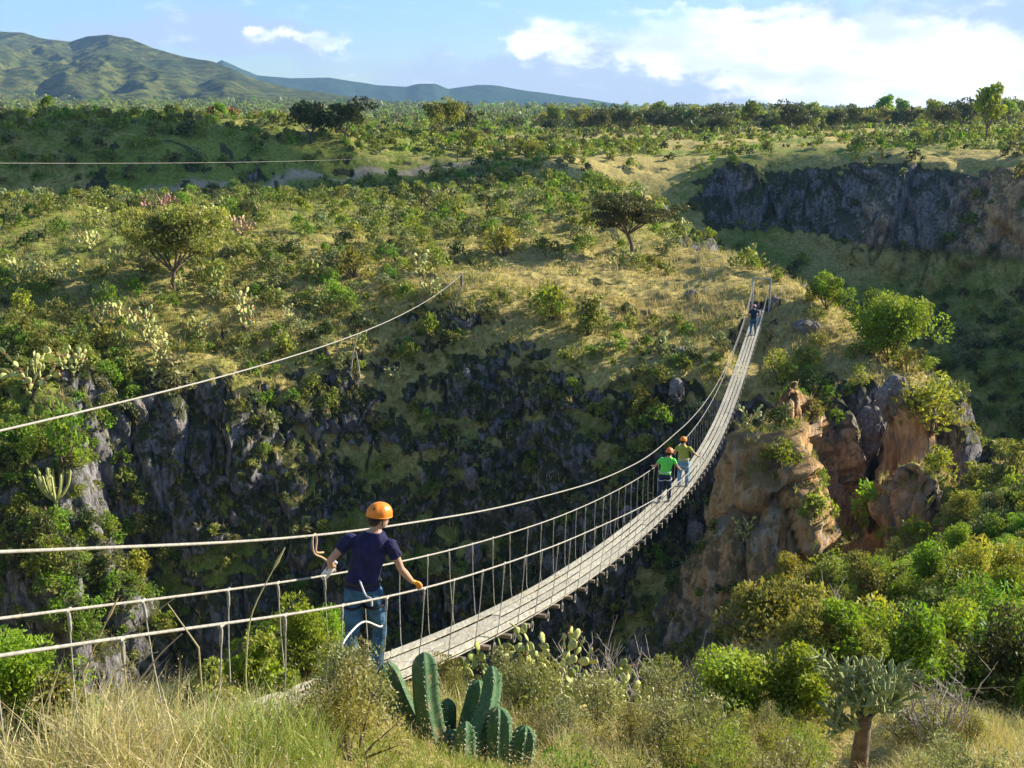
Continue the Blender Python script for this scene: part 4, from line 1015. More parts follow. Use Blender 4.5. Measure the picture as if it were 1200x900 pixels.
def hanger(mb, s, off, H):
    h = float(np.interp(s, *H)); sg = 1 if off > 0 else -1
    bo = .31 if off > 0 else -.43; j = rng.normal(0, .05); top = bl(bridge_pt(s+j, off, h)); bot = bl(bridge_pt(s, bo+sg*.0, -.02)); out = bl(bridge_pt(s+.05, bo+sg*.03, .04)); lo = bl(bridge_pt(s, bo, -.14))
    tube(mb, [top, top*.5+out*.5+np.array([PR[0]*.01*sg, 0, 0]), out, bot, lo], .0058, 5)
    d = (out-top); tube(mb, [top+d*.02, top+d*.05, top+d*.13, top+d*.16], [.007, .012, .012, .007], 6)
    tube(mb, [top-np.array([AX[0], AX[1], 0])*.03, top+np.array([AX[0], AX[1], 0])*.02], .015, 6)
    a = np.linspace(0, 2*math.pi, 9)
    tube(mb, [bot+np.array([0, 0, -.13])+np.array([AX[0]*math.cos(q)*.06, AX[1]*math.cos(q)*.06, math.sin(q)*.075]) for q in a], .007, 4, cap=False)
allh = [h_ for h_ in allh if h_[0] < 59.5]
near_ = sorted([h_ for h_ in allh if h_[0] > -6], key=lambda q: q[0])
far_ = near_[98:]; far_ += [h_ for h_ in allh if h_[0] <= -6]
for h_ in near_[:98]:
    mb = MB(); hanger(mb, *h_); mb.build('hanger', ROPE, bridge)
mb = MB()
for h_ in far_: hanger(mb, *h_)
o = mb.build('hangers', ROPE, bridge); o['kind'] = 'stuff'
for nm, off in (('end_post', -.52), ('end_post', .52)):
    mb = MB(); tube(mb, [bl(bridge_pt(60.5, off, -.5)), bl(bridge_pt(60.5, off, 1.0)), bl(bridge_pt(60.5, off, 1.95))], .055, 8); mb.build(nm, STEEL, bridge)
mb = MB(); tube(mb, [bl(bridge_pt(60.5, -.56, 1.9)), bl(bridge_pt(60.5, .56, 1.9))], .035, 8); mb.build('cross_bar', STEEL, bridge)
for off in (-.5, .5):
    mb = MB(); tube(mb, [bl(bridge_pt(-9.5, off, -.6)), bl(bridge_pt(-9.5, off, 1.5))], .07, 8); mb.build('anchor_post', STEEL, bridge)

def wire(name, A_, B_, sag, rad, label, cat, mats, n=60):
    q = np.linspace(0, 1, n)[:, None]; P_ = A_*(1-q)+B_*q; P_[:, 2] -= (4*sag*q*(1-q))[:, 0]
    mb = MB(); tube(mb, P_-P_[0], rad, 6); o = mb.build(name, mats); o.location = P_[0]; return tag(o, label, cat)
zt = at(541, 345, 70)+Vector((0, 0, 1.0))
A_ = P3(-230, 556, 9.5); B_ = np.array(zt[:])
wire('zip_cable', A_, B_, .9, .016, 'pale steel cable crossing the dark canyon wall at left, separate from the bridge', 'cable', ROPE)
mb = MB(); tube(mb, [(0, 0, -1.4), (0, 0, .08)], .08, 8); o = mb.build('cable_post', BEAM); o.location = zt; tag(o, 'short wooden post holding the upper end of the zip cable', 'post')
mb = MB(); tube(mb, [(0, 0, -8), (0, 0, .15)], .12, 8); o = mb.build('cable_post', BEAM); o.location = A_; tag(o, 'wooden post at the lower end of the zip cable beyond the left edge', 'post')
far_w = at(536, 168, 152)+Vector((0, 0, 1.2)); 
wire('overhead_wire', P3(-140, 190, 60), np.array(far_w[:]), .5, .014, 'thin pale wire crossing the far hillside at upper left', 'wire', ROPE)
mb = MB(); tube(mb, [(0, 0, -2.2), (0, 0, .1)], .1, 8); o = mb.build('cable_post', BEAM); o.location = far_w; tag(o, 'distant post at the right end of the thin overhead wire', 'post')
mb = MB(); tube(mb, [(0, 0, -9), (0, 0, .1)], .12, 8); o = mb.build('cable_post', BEAM); o.location = P3(-140, 190, 60); tag(o, 'tall post carrying the thin overhead wire beyond the left edge', 'post')

# ---------------------------------------------------------------- people
def ell(mb, c, r, ax=None, n=14):
    u = np.linspace(0, math.pi, n)[:, None]; w = (np.arange(n*2)/(n*2)*2*math.pi)[None]
    P_ = np.stack([np.sin(u)*np.cos(w), np.sin(u)*np.sin(w), np.cos(u)+0*w], -1)*np.asarray(r)
    if ax is not None: P_ = P_@np.asarray(ax)
    P_ = P_.reshape(-1, 3)+np.asarray(c); m_ = 2*n; j = np.arange(m_); k = (j+1) % m_
    mb.add(P_, np.concatenate([np.stack([i*m_+j, (i+1)*m_+j, (i+1)*m_+k, i*m_+k], 1) for i in range(n-1)]), 0, (.5, .5, 0), True)
def loft(mb, rings, n=20):
    """rings: (centre, right vec, fwd vec, half width, half depth)"""
    a = np.arange(n)/n*2*math.pi; V_ = []
    for c, r_, f_, w_, d_ in rings:
        ca = np.sign(np.cos(a))*np.abs(np.cos(a))**.85; sa = np.sign(np.sin(a))*np.abs(np.sin(a))**.85
        V_.append(np.asarray(c)+ca[:, None]*np.asarray(r_)*w_+sa[:, None]*np.asarray(f_)*d_)
    m_ = len(rings); V_ = np.concatenate(V_+[np.array([rings[0][0]]), np.array([rings[-1][0]])]); j = np.arange(n); k = (j+1) % n
    mb.add(V_, np.concatenate([np.stack([i*n+j, i*n+k, (i+1)*n+k, (i+1)*n+j], 1) for i in range(m_-1)]), 0, (.5, .5, 0), True)
    mb.add(V_, np.concatenate([np.stack([k, j, np.full(n, m_*n)], 1), np.stack([(m_-1)*n+j, (m_-1)*n+k, np.full(n, m_*n+1)], 1)]), 0)
def remesh(mb, name, mat, parent, vox, smooth=3, wrinkle=0.):
    me = mesh_from(name, *mb.arrays(), mat); o = mkobj(name, me)
    md = o.modifiers.new('r', 'REMESH'); md.mode = 'VOXEL'; md.voxel_size = vox; md.use_smooth_shade = True
    sm = o.modifiers.new('s', 'SMOOTH'); sm.iterations = smooth; sm.factor = .5
    dg = bpy.context.evaluated_depsgraph_get(); m2 = bpy.data.meshes.new_from_object(o.evaluated_get(dg)); m2.name = name
    bpy.data.objects.remove(o); m2.materials.clear(); m2.materials.append(mat)
    if wrinkle:
        P_ = np.empty(len(m2.vertices)*3, np.float32); m2.vertices.foreach_get('co', P_); P_ = P_.reshape(-1, 3).astype(float)
        N_ = np.empty(len(P_)*3, np.float32); m2.vertices.foreach_get('normal', N_); N_ = N_.reshape(-1, 3)
        w_ = fbm(P_[:, 0]*9, P_[:, 1]*9, P_[:, 2]*16, 3, 7)*wrinkle; P_ += N_*w_[:, None]; m2.vertices.foreach_set('co', P_.astype(np.float32).ravel()); m2.update()
    for p_ in m2.polygons: p_.use_smooth = True
    return mkobj(name, m2, parent)
def mcol(n, c, r=.8, v=.15): return surf(n, c, r, v, 9, .9 if r > .75 else 0, .06)
SKIN = mcol('skin', (.50, .29, .19), .55, .08); HAIR = mcol('hair', (.05, .03, .02), .7, .3); EYE = mcol('eye', (.02, .015, .01), .3, 0); LIP = mcol('lips', (.38, .14, .11), .5, 0)
def person(s0, off, J, label, cols, vox=.012, yaw=0., gloves=True, sleeve=.55, vest=False, scale=1.):
    """J: joints in (right, forward, up); the figure stands on the deck at s0"""
    o0 = bridge_pt(s0, off, 0); root = empty('person', o0); tag(root, label, 'person')
    cy, sy = math.cos(yaw), math.sin(yaw); Rv = np.array([PR[0]*cy-AX[0]*sy, PR[1]*cy-AX[1]*sy, 0]); Fv = np.array([AX[0]*cy+PR[0]*sy, AX[1]*cy+PR[1]*sy, 0]); Uv = np.array([0, 0, 1.])
    def W(p): return (Rv*p[0]+Fv*p[1]+Uv*p[2])*scale
    A3 = np.array([Rv, Fv, Uv])
    def foot(p):
        w_ = W(p)+o0; s_ = (w_[:2]-BP)@AX; return np.array([*W(p)[:2], deck_z(s_)+.0-o0[2]])
    fl, fr = foot(J['footL']), foot(J['footR'])
    k = {n_: W(p) for n_, p in J.items() if isinstance(p, tuple)}
    k['footL'] = fl+np.array([0, 0, .09]); k['footR'] = fr+np.array([0, 0, .09])
    # body : one continuous surface
    b = MB()
    for sd in 'LR':
        hip, kn, an = k['hip'+sd], k['knee'+sd], k['foot'+sd]
        tube(b, [hip, hip*.5+kn*.5, kn, kn*.6+an*.4, an], [.082, .074, .05, .052, .033], 12)
        ell(b, an+Fv*.05-Uv*.045, (.04, .11, .035), A3)
        sh, el, wr = k['sh'+sd], k['el'+sd], k['wr'+sd]
        tube(b, [sh, sh*.5+el*.5, el, el*.65+wr*.35, wr], [.044, .042, .034, .036, .023], 12); ell(b, sh-Uv*.01, (.042, .045, .045), A3)
    tor = [(k['pelvis']-Uv*.06, .145, .10), (k['pelvis']+Uv*.04, .15, .105), (k['spine'], .125, .095), (k['chest'], .155, .11), (k['chest']*.35+k['neck']*.65-Uv*.01, .14, .085), (k['neck'], .07, .06)]
    loft(b, [(c, Rv, Fv, w_, d_) for c, w_, d_ in tor])
    hd = k['head']; tube(b, [k['neck']-Uv*.03, k['neck']*.4+hd*.6-Uv*.03], [.056, .05], 12)
    hy = J.get('look', 0.); HR = Rv*math.cos(hy)-Fv*math.sin(hy); HF = Fv*math.cos(hy)+Rv*math.sin(hy); pt = J.get('nod', 0.)
    HU = Uv*math.cos(pt)+HF*math.sin(pt); HF = HF*math.cos(pt)-Uv*math.sin(pt); HA = np.array([HR, HF, HU])
    ell(b, hd, (.075, .095, .105), HA); ell(b, hd-HU*.055+HF*.025, (.058, .07, .065), HA)
    ell(b, hd-HU*.01+HF*.1, (.013, .02, .024), HA)
    for q in (-1, 1): ell(b, hd+HR*q*.077-HU*.01, (.012, .02, .033), HA)
    # hands: palm, four unequal curled fingers and a thumb
    gl = MB()
    for sd in 'LR':
        wr = k['wr'+sd]; hdv = k['hand'+sd]-wr; ln = np.linalg.norm(hdv); d_ = hdv/ln; sg = 1 if sd == 'R' else -1
        pn = W(J['palm'+sd]); pn = pn-d_*(pn@d_); pn /= np.linalg.norm(pn); sdv = np.cross(d_, pn)
        tgt = gl if (gloves and sd in gloves) else b
        pc = wr+d_*.05; ell(tgt, pc, (.042, .05, .017), np.array([sdv, d_, pn])); ell(tgt, wr+d_*.01, (.028, .03, .022), np.array([sdv, d_, pn]))
        for q, (o_, L_) in enumerate(((-.030, .066), (-.010, .075), (.010, .070), (.030, .056))):
            p0 = pc+d_*.035+sdv*o_; cur = J.get('curl', 1.1); p = p0; dd = d_; P_ = [p0-d_*.02, p0]
            for st in range(3):
                an_ = cur*(st+.6)/1.3; dd = d_*math.cos(an_)+pn*math.sin(an_); p = p+dd*L_*(.42, .33, .25)[st]; P_.append(p)
            tube(tgt, P_, [.010, .0098, .009, .0085, .0075], 8)
        t0_ = pc-d_*.02+sdv*(-sg)*.03; tube(tgt, [t0_, t0_+sdv*(-sg)*.025+d_*.025+pn*.015, t0_+sdv*(-sg)*.02+d_*.045+pn*.04], [.013, .011, .009], 8)
    body = remesh(b, 'body', SKIN, root, vox)
    if gl.v: remesh(gl, 'glove', cols['glove'], root, min(vox, .008), 1)
    # t-shirt
    c = MB()
    loft(c, [(k['pelvis']+Uv*.0, Rv, Fv, .172, .128), (k['pelvis']+Uv*.1, Rv, Fv, .16, .122), (k['spine'], Rv, Fv, .152, .118), (k['chest'], Rv, Fv, .178, .128), (k['chest']*.35+k['neck']*.65-Uv*.01, Rv, Fv, .155, .10), (k['neck']-Uv*.01, Rv, Fv, .085, .07)])
    for sd in 'LR':
        sh, el = k['sh'+sd], k['el'+sd]; ell(c, sh-Uv*.014, (.062, .064, .06), A3)
        if sleeve: tube(c, [sh*1.0, sh*(1-sleeve*.5)+el*sleeve*.5, sh*(1-sleeve)+el*sleeve], [.062, .062, .064], 12)
    st_ = remesh(c, 'shirt', cols['shirt'], root, vox, 4, .012)
    # trousers
    c = MB(); loft(c, [(k['pelvis']-Uv*.1, Rv, Fv, .15, .115), (k['pelvis']-Uv*.02, Rv, Fv, .168, .125), (k['pelvis']+Uv*.05, Rv, Fv, .16, .118)])
    for sd in 'LR':
        hip, kn, an = k['hip'+sd], k['knee'+sd], k['foot'+sd]
        tube(c, [hip+Uv*.02, hip*.5+kn*.5, kn, kn*.5+an*.5, an+Uv*.01], [.102, .09, .068, .064, .056], 12)
    remesh(c, 'trousers', cols['trousers'], root, vox, 3, .006)
    for sd in 'LR':
        c = MB(); an = k['foot'+sd]; ell(c, an+Fv*.055-Uv*.05, (.05, .135, .042), A3); ell(c, an-Fv*.02, (.048, .055, .06), A3); box(c, an+Fv*.055-Uv*.083, (.092, .25, .014), ax=A3)
        remesh(c, 'shoe', cols['shoe'], root, max(vox*.8, .008), 2)
    # hair and face
    c = MB(); ell(c, hd-HF*.018+HU*.012, (.081, .092, .103), HA); ell(c, hd-HF*.05-HU*.04, (.066, .05, .06), HA); remesh(c, 'hair', HAIR, root, .01, 2)
    for q in (-1, 1):
        c = MB(); ell(c, hd+HR*q*.03+HF*.088+HU*.005, (.012, .008, .007), HA, 8); c.build('eye', EYE, root)
    c = MB(); ell(c, hd+HF*.092-HU*.055, (.022, .007, .006), HA, 8); c.build('mouth', LIP, root)
    # helmet shell with brim, vents and strap
    hm = empty('helmet', (0, 0, 0)); hm.parent = root
    c = MB(); n = 16; u = np.linspace(0, math.pi*.56, n)[:, None]; w_ = (np.arange(36)/36*2*math.pi)[None]
    rad = 1+.035*np.cos(w_*8)*np.sin(u*1.7)
    P_ = np.stack([np.sin(u)*np.cos(w_)*.104*rad, np.sin(u)*np.sin(w_)*.127*rad, np.cos(u)*.108+0*w_], -1).reshape(-1, 3)@HA+hd+HU*.028
    j = np.arange(36); kk = (j+1) % 36; c.add(P_, np.concatenate([np.stack([i*36+j, (i+1)*36+j, (i+1)*36+kk, i*36+kk], 1) for i in range(n-1)]), 0, (.5, .5, 0), True)
    tube(c, np.concatenate([P_[-36:], P_[-36:-34]]), .006, 6, cap=False)
    c.build('shell', cols['helmet'], hm)
    for q in (-1, 1):
        for r_ in (-1, 0):
            c = MB(); ell(c, hd+HU*.108+HR*q*.05-HF*(.02-r_*.055)-HU*.012*(1-r_), (.011, .022, .014), HA, 8); c.build('vent', cols['strap'], hm)
    c = MB()
    tube(c, [hd+HR*.09+HU*.0, hd+HR*.086-HU*.05, hd-HU*.115+HF*.03, hd-HR*.086-HU*.05, hd-HR*.09], .005, 5)
    tube(c, [hd+HR*.088-HF*.01-HU*.01, hd+HR*.062-HF*.08-HU*.035, hd-HF*.1-HU*.04, hd-HR*.062-HF*.08-HU*.035, hd-HR*.088-HF*.01-HU*.01], .009, 5)
    c.build('strap', cols['strap'], hm)
    # climbing harness: belt and leg loops
    c = MB(); pv = k['pelvis']+Uv*.07
    a = np.linspace(0, 2*math.pi, 22); tube(c, [pv+Rv*math.cos(q)*.172+Fv*math.sin(q)*.132 for q in a], .016, 6, cap=False)
    for sd in 'LR':
        hp = k['hip'+sd]*.75+k['knee'+sd]*.25; tube(c, [hp+Rv*math.cos(q)*.102+Fv*math.sin(q)*.102+Uv*.03*math.sin(q) for q in a], .013, 6, cap=False)
    c.build('harness', cols['harness'], root)
    return root, k, o0
ORG = mcol('orange_helmet_shell', (.85, .26, .03), .35, .06); ORG2 = mcol('red_orange_helmet_shell', (.78, .20, .06), .4, .06); PNK = mcol('pink_helmet_shell', (.62, .24, .24), .4, .06)
BLK = mcol('black_strap', (.02, .02, .022), .6, .1); NAVY = mcol('navy_cotton', (.02, .02, .07), .9, .25); JEAN = mcol('blue_denim', (.045, .12, .21), .9, .3); JEAN2 = mcol('pale_denim', (.16, .30, .45), .9, .3)
LIME = mcol('lime_fabric', (.16, .75, .10), .8, .1); OLVF = mcol('olive_yellow_fabric', (.42, .42, .06), .8, .2); DKP = mcol('dark_trousers', (.02, .03, .07), .9, .2); GLO = mcol('orange_glove_leather', (.80, .36, .05), .6, .15); SHO = mcol('grey_shoe', (.22, .21, .2), .8, .2); WHT = mcol('pale_webbing', (.55, .55, .5), .7, .1)
base_cols = dict(helmet=ORG, shirt=NAVY, trousers=JEAN, glove=GLO, shoe=SHO, strap=BLK, harness=BLK)
J1 = dict(footL=(-.13, -.14, 0), footR=(.05, .16, 0), kneeL=(-.11, -.02, .46), kneeR=(.085, .20, .45), hipL=(-.075, 0, .90), hipR=(.095, .02, .90), pelvis=(.01, 0, .96), spine=(.035, .02, 1.13), chest=(.07, .05, 1.33), neck=(.11, .07, 1.51), head=(.155, .10, 1.645),
          shL=(-.115, .05, 1.42), shR=(.27, .07, 1.40), elL=(-.30, -.04, 1.2), elR=(.36, .10, 1.14), wrL=(-.37, .14, 1.07), wrR=(.415, .24, .96), handL=(-.40, .21, 1.02), handR=(.46, .33, .90), palmL=(-.2, .5, -1.), palmR=(.35, .1, -1.), look=.75, nod=.15, curl=1.15)
p1, k1, o1 = person(0.05, 0, J1, 'near hiker in navy t-shirt, jeans and orange helmet holding the handrail in an orange glove', dict(base_cols), vox=.009, gloves='R')
def pose(ls=0., lean=.05, rarm=.45, larm=-.45, look=0., step=.15, rf=.35):
    return dict(footL=(-.12, -step, 0), footR=(.12, step, 0), kneeL=(-.12, -step*.3, .46), kneeR=(.12, step*1.1, .46), hipL=(-.085, 0, .9), hipR=(.085, 0, .9), pelvis=(0, 0, .96), spine=(lean*.3, .02, 1.13), chest=(lean*.6, .05, 1.33), neck=(lean, .07, 1.51), head=(lean*1.2, .1, 1.645),
                shL=(-.19+lean*.8, .05, 1.42), shR=(.19+lean*.8, .05, 1.42), elL=(-.33, .0, 1.17), elR=(.36, .12, 1.2), wrL=(larm*.95, .2, 1.12), wrR=(rarm*.95, rf, 1.03), handL=(larm, .3, 1.1), handR=(rarm, rf+.1, 1.0), palmL=(-.2, .3, -1), palmR=(.2, .3, -1), look=look, nod=.15, curl=1.1)
person(21.0, -.08, pose(lean=.09, look=.3, step=.2), 'hiker in lime green shirt and dark trousers at the middle of the bridge', dict(base_cols, helmet=ORG2, shirt=LIME, trousers=DKP, harness=WHT), vox=.016, gloves='', scale=.9)
person(24.4, .02, pose(lean=-.04, look=.6, rf=.45, step=.1, larm=-.36), 'hiker in olive yellow shirt and jeans just ahead of the lime green one', dict(base_cols, helmet=ORG, shirt=OLVF, trousers=JEAN2, harness=WHT), vox=.016, gloves='', scale=.9)
person(54.6, .0, pose(lean=0, step=.1), 'distant hiker in dark navy clothes near the far end of the bridge', dict(base_cols, helmet=PNK, shirt=DKP, trousers=JEAN), vox=.02, gloves='')
# what the near hiker holds and clips
Rv1, Fv1 = np.array([PR[0], PR[1], 0]), np.array([AX[0], AX[1], 0])
mb = MB(); hp = k1['handL']+o1; 
tube(mb, [(0, 0, -.09), (0, 0, -.085), (0, 0, .035), (0, 0, .055)], [.02, .031, .031, .015], 12)
bt = empty('water_bottle', hp+np.array([0, 0, -.03])-Rv1*.03); bt.rotation_euler = (0, R(38), 0); bt.scale = (1.25, 1.25, 1.25); mb.build('bottle_body', mcol('white_plastic', (.8, .8, .78), .4, .05), bt)
mb = MB(); tube(mb, [(0, 0, .057), (0, 0, .085)], .018, 10); mb.build('bottle_cap', mcol('grey_cap', (.35, .36, .38), .4, .05), bt)
tag(bt, 'small white bottle held in the left hand of the near hiker', 'bottle')
TAN = surf('tan_webbing', (.48, .33, .2), .8, .15, 40)
def rope(pts, rad, label, mat=TAN):
    pts = np.array([np.asarray(p, float) for p in pts]); n = len(pts); q = np.linspace(0, n-1, n*6)
    S = np.stack([np.interp(q, np.arange(n), pts[:, i]) for i in range(3)], 1)
    for _ in range(6): S[1:-1] = (S[:-2]+S[1:-1]*2+S[2:])/4
    mb = MB(); tube(mb, S-S[0], rad, 6); o = mb.build('lanyard', mat); o.location = S[0]; return tag(o, label, 'lanyard')
c1p = bridge_pt(.05, -.47, float(np.interp(.05, *C1H))); lh = k1['handL']+o1
rope([lh+np.array([0, 0, .02]), lh*.6+c1p*.4-Fv1*.05, c1p-np.array([0, 0, .16])-Fv1*.03, c1p-np.array([0, 0, .05])-Fv1*.05, c1p+np.array([0, 0, .03])-Fv1*.03, c1p+np.array([0, 0, .03])+Fv1*.03, c1p-np.array([0, 0, .05])+Fv1*.05, c1p-np.array([0, 0, .16])+Fv1*.0, lh*.5+c1p*.5], .010, 'tan looped lanyard clipped on the upper cable above the hiker\'s left hand')
c3p = bridge_pt(-.75, .45, float(np.interp(-.75, *C3H))); wst = k1['pelvis']+o1-Fv1*.13+Rv1*.03+np.array([0, 0, .12])
rope([wst, wst*.5+c3p*.5-np.array([0, 0, .06]), c3p+np.array([0, 0, .02]), c3p-np.array([0, 0, .05])], .009, 'pale safety strap running from the hiker\'s back down to the near handrail', WHT)
bb_ = bridge_pt(-1.32, .42, .62); th_ = k1['kneeR']*.8+k1['hipR']*.2+o1-Fv1*.08+Rv1*.07
rope([bb_-np.array([0, 0, .2]), bb_, bb_*.5+th_*.5+np.array([0, 0, .14]), th_-Fv1*.04, th_], .009, 'pale strap curving from the handrail hanger round the hiker\'s right thigh', WHT)
# ---------------------------------------------------------------- foreground plants
def near(u, v, t): return at(u, v, t)
SP = surf('pale_spines', (.7, .66, .5), .6, .1, 30)
DE = {}
# columnar cactus cluster
base = near(540, 905, 8.0); cr = empty('columnar_cactus', base)
cr['label'] = 'thick blue green columnar cactus with several ribbed arms in the foreground grass'; cr['category'] = 'cactus'
B0 = np.array(base[:])
def arm(pxs, rpx, t, ribs=5):
    P_ = np.array([P3(u, v, t+dt) for u, v, dt in pxs])-B0; rpx = np.array(rpx)*.9; c_ = MB(); s_ = c_
    ribbed(c_, P_, np.array(rpx)*t/F if np.ndim(rpx) else rpx*t/F, ribs, .38, 0, (rng.uniform(.46, .56), .5, 0), spine=s_, step=.016)
    c_.build('arm', [CACT, SP], cr)
arm([(538, 925, 0), (532, 880, 0), (528, 855, 0)], [26, 27, 24], 8.)
arm([(520, 900, .1), (492, 868, .1), (470, 830, .1), (458, 800, .1), (452, 776, .1)], [14, 18, 19, 18, 16], 8.)
arm([(520, 900, -.1), (508, 860, -.1), (500, 820, -.1), (497, 764, -.1)], [16, 18, 18, 17], 8.)
arm([(528, 880, .2), (524, 850, .2), (525, 818, .2)], [12, 13, 12], 8.)
arm([(535, 890, .1), (548, 855, .15), (556, 825, .2), (561, 796, .2)], [14, 17, 17, 14], 8.)
arm([(545, 905, -.1), (556, 870, -.1), (572, 832, 0), (577, 800, .1), (576, 780, .1)], [15, 16, 15, 13, 12], 8.)
arm([(548, 930, -.25), (546, 895, -.25), (545, 868, -.25), (546, 845, -.25)], [14, 15, 14, 12], 8.)
base2 = near(590, 915, 7.9); cr = empty('columnar_cactus', base2); B0 = np.array(base2[:])
cr['label'] = 'two stubby rounded cactus columns just right of the large columnar cactus'; cr['category'] = 'cactus'
arm([(583, 935, 0), (583, 890, 0), (584, 828, 0)], [19, 19, 18], 7.9, 7)
arm([(598, 925, .1), (610, 893, .1), (616, 850, .1)], [15, 17, 16], 7.9, 7)

def nplant(mesh_mb, name, mats, loc, label, cat, sc=1., rz=None):
    o = mesh_mb.build(name, mats); o.location = loc; o.scale = (sc,)*3 if not isinstance(sc, tuple) else sc; o.rotation_euler[2] = rng.uniform(0, 6) if rz is None else rz
    return tag(o, label, cat)
def tr(name, label, loc, mat, group=None, bark=BARK, sc=1., **k):
    T, Cn = tree(**k); r = empty(name, loc); r.scale = (sc,)*3; T.build('trunk', bark, r); Cn.build('crown', mat, r); return tag(r, label, 'bush', group)
# prickly pears with woody trunk in front of the deck
nplant(prickly(75, .13, 1.15, 1.6, .1, trunk=True), 'prickly_pear', [PALE, BARKG, FRUIT], near(655, 838, 10.6), 'pale yellow green prickly pear with a bare grey trunk in front of the deck start', 'cactus', .8)
nplant(prickly(90, .13, 1.1, 1.3, .1), 'prickly_pear', [PADM, BARKG, FRUIT], near(700, 835, 11.2), 'yellow green prickly pear clump right of the trunked one below the deck', 'cactus', .85)
nplant(prickly(70, .12, .85, 1.4, .1), 'prickly_pear', [PADM, BARKG, FRUIT], near(595, 800, 11.2), 'low prickly pear clump left of the trunked one at the deck start', 'cactus', 1.)
nplant(prickly(70, .12, 1.0, 1.3, .1), 'prickly_pear', [PALE, BARKG, FRUIT], near(735, 835, 11.8), 'small prickly pear at the rim edge, rightmost of those below the deck', 'cactus', 1.)
# cholla tree
T, Cn = cholla(1.55, .68); r = empty('tree_cactus', near(1003, 925, 10.4)); tt_ = T
tt_.build('trunk', BARK, r); Cn.build('crown', skinmat('cholla_skin', (.25, .29, .13), 14.), r)
tag(r, 'grey green branching tree cactus with a dark trunk at lower right', 'cactus')
# bushes behind the rim, lower right
def bush(u, v, t, rad, h, label, mat=GRN, L=.045, W=.02, ncl=26, nper=240, name='bush', group=None, dry=.04, hue=.5, loc=None):
    o = nplant(shrub(ncl, nper, L/rad, W/rad, h/rad, 1., flat=.9, dry=dry, hue=hue), name, [mat, BARK], loc or near(u, v, t), label, 'bush', rad); return o
# (u, v) is the middle of the crown; the plant is rooted on the slope below it
def hb(u, v, t, rad, label, mat=GRN, **k):
    p = P3(u, v, t); h, n_ = drop(p[0], p[1]); ht = max(.5, p[2]-h.z+rad*.35)
    return bush(u, v, t, rad, min(ht*1.0, rad*1.9), label, mat, loc=h if ht < rad*2.6 else Vector((h.x, h.y, h.z)), **k)
hb(868, 750, 17, 1.2, 'large bright green leafy bush below the crags at lower right', L=.075, W=.03, ncl=34, nper=300)
hb(925, 735, 19, 1.1, 'bright green bush behind and right of the large leafy one', L=.075, W=.03)
hb(800, 765, 15.5, .85, 'dull green bush left of the large leafy one below the bridge', mat=OLV, L=.07, W=.035)
hb(905, 790, 15, .9, 'mid green bush in front of the large leafy one', mat=OLV, L=.07, W=.035)
hb(960, 775, 16, .7, 'yellowish bush between the leafy bush and the grey twigs', mat=YEL, L=.07, W=.03)
hb(850, 815, 12.5, .75, 'fresh green low bush behind the dry grass at lower right', L=.055, W=.03)
hb(935, 825, 12.5, .6, 'fresh green low bush just left of the tree cactus', L=.055, W=.03)
hb(1085, 735, 22, 1.1, 'dark green bush on the slope under the right hand crag', mat=DRK, L=.1, W=.05)
hb(1140, 730, 20, 1.4, 'yellow green bush on the slope near the right edge', mat=GRN, L=.07, W=.03, ncl=32, nper=300)
hb(1190, 790, 16, 1.2, 'green bush touching the right edge above the dry grass', mat=GRN, L=.08, W=.045)
hb(1120, 810, 15, 1.0, 'dark olive bush right of the tree cactus', mat=OLV, L=.07, W=.035)
hb(1060, 780, 18, .9, 'olive bush behind the tree cactus', mat=OLV, L=.07, W=.035)
hb(760, 790, 13, .55, 'olive bush at the right end of the prickly pears', mat=OLV, L=.05, W=.025)
for u, v, t, s, l in [(1015, 735, 18, 1.3, 'grey leafless twiggy bush above the tree cactus'), (735, 690, 16, 1.1, 'grey leafless bush under the bridge deck'), (775, 830, 12.6, .8, 'brown bare twigs behind the dry grass at lower right'), (1100, 870, 11, .6, 'bare twigs right of the tree cactus trunk'), (690, 785, 12.3, .7, 'bare twiggy bush behind the prickly pears')]:
    p = P3(u, v, t); h, n_ = drop(p[0], p[1]); hh = max(.8, p[2]-h.z+.3)
    nplant(twiggy(min(hh, 2.2)/s, .8, 26), 'bare_bush', [BARKG], h, l, 'bush', s)
for u, v, r_, m_, l in [(975, 768, .55, GRN, 'bright green bush on the little mound behind the tree cactus'), (1002, 782, .45, OLV, 'olive bush directly behind the crown of the tree cactus'), (948, 762, .5, OLV, 'olive bush on the left end of the little mound'), (1020, 768, .5, GRN, 'green bush on the right end of the little mound')]:
    h, n_, t = pick(u, v, 8); nplant(shrub(26, 190, .09, .045, 1.1, 1., flat=.9, dry=.05), 'bush', [m_, BARK], h, l, 'bush', r_)
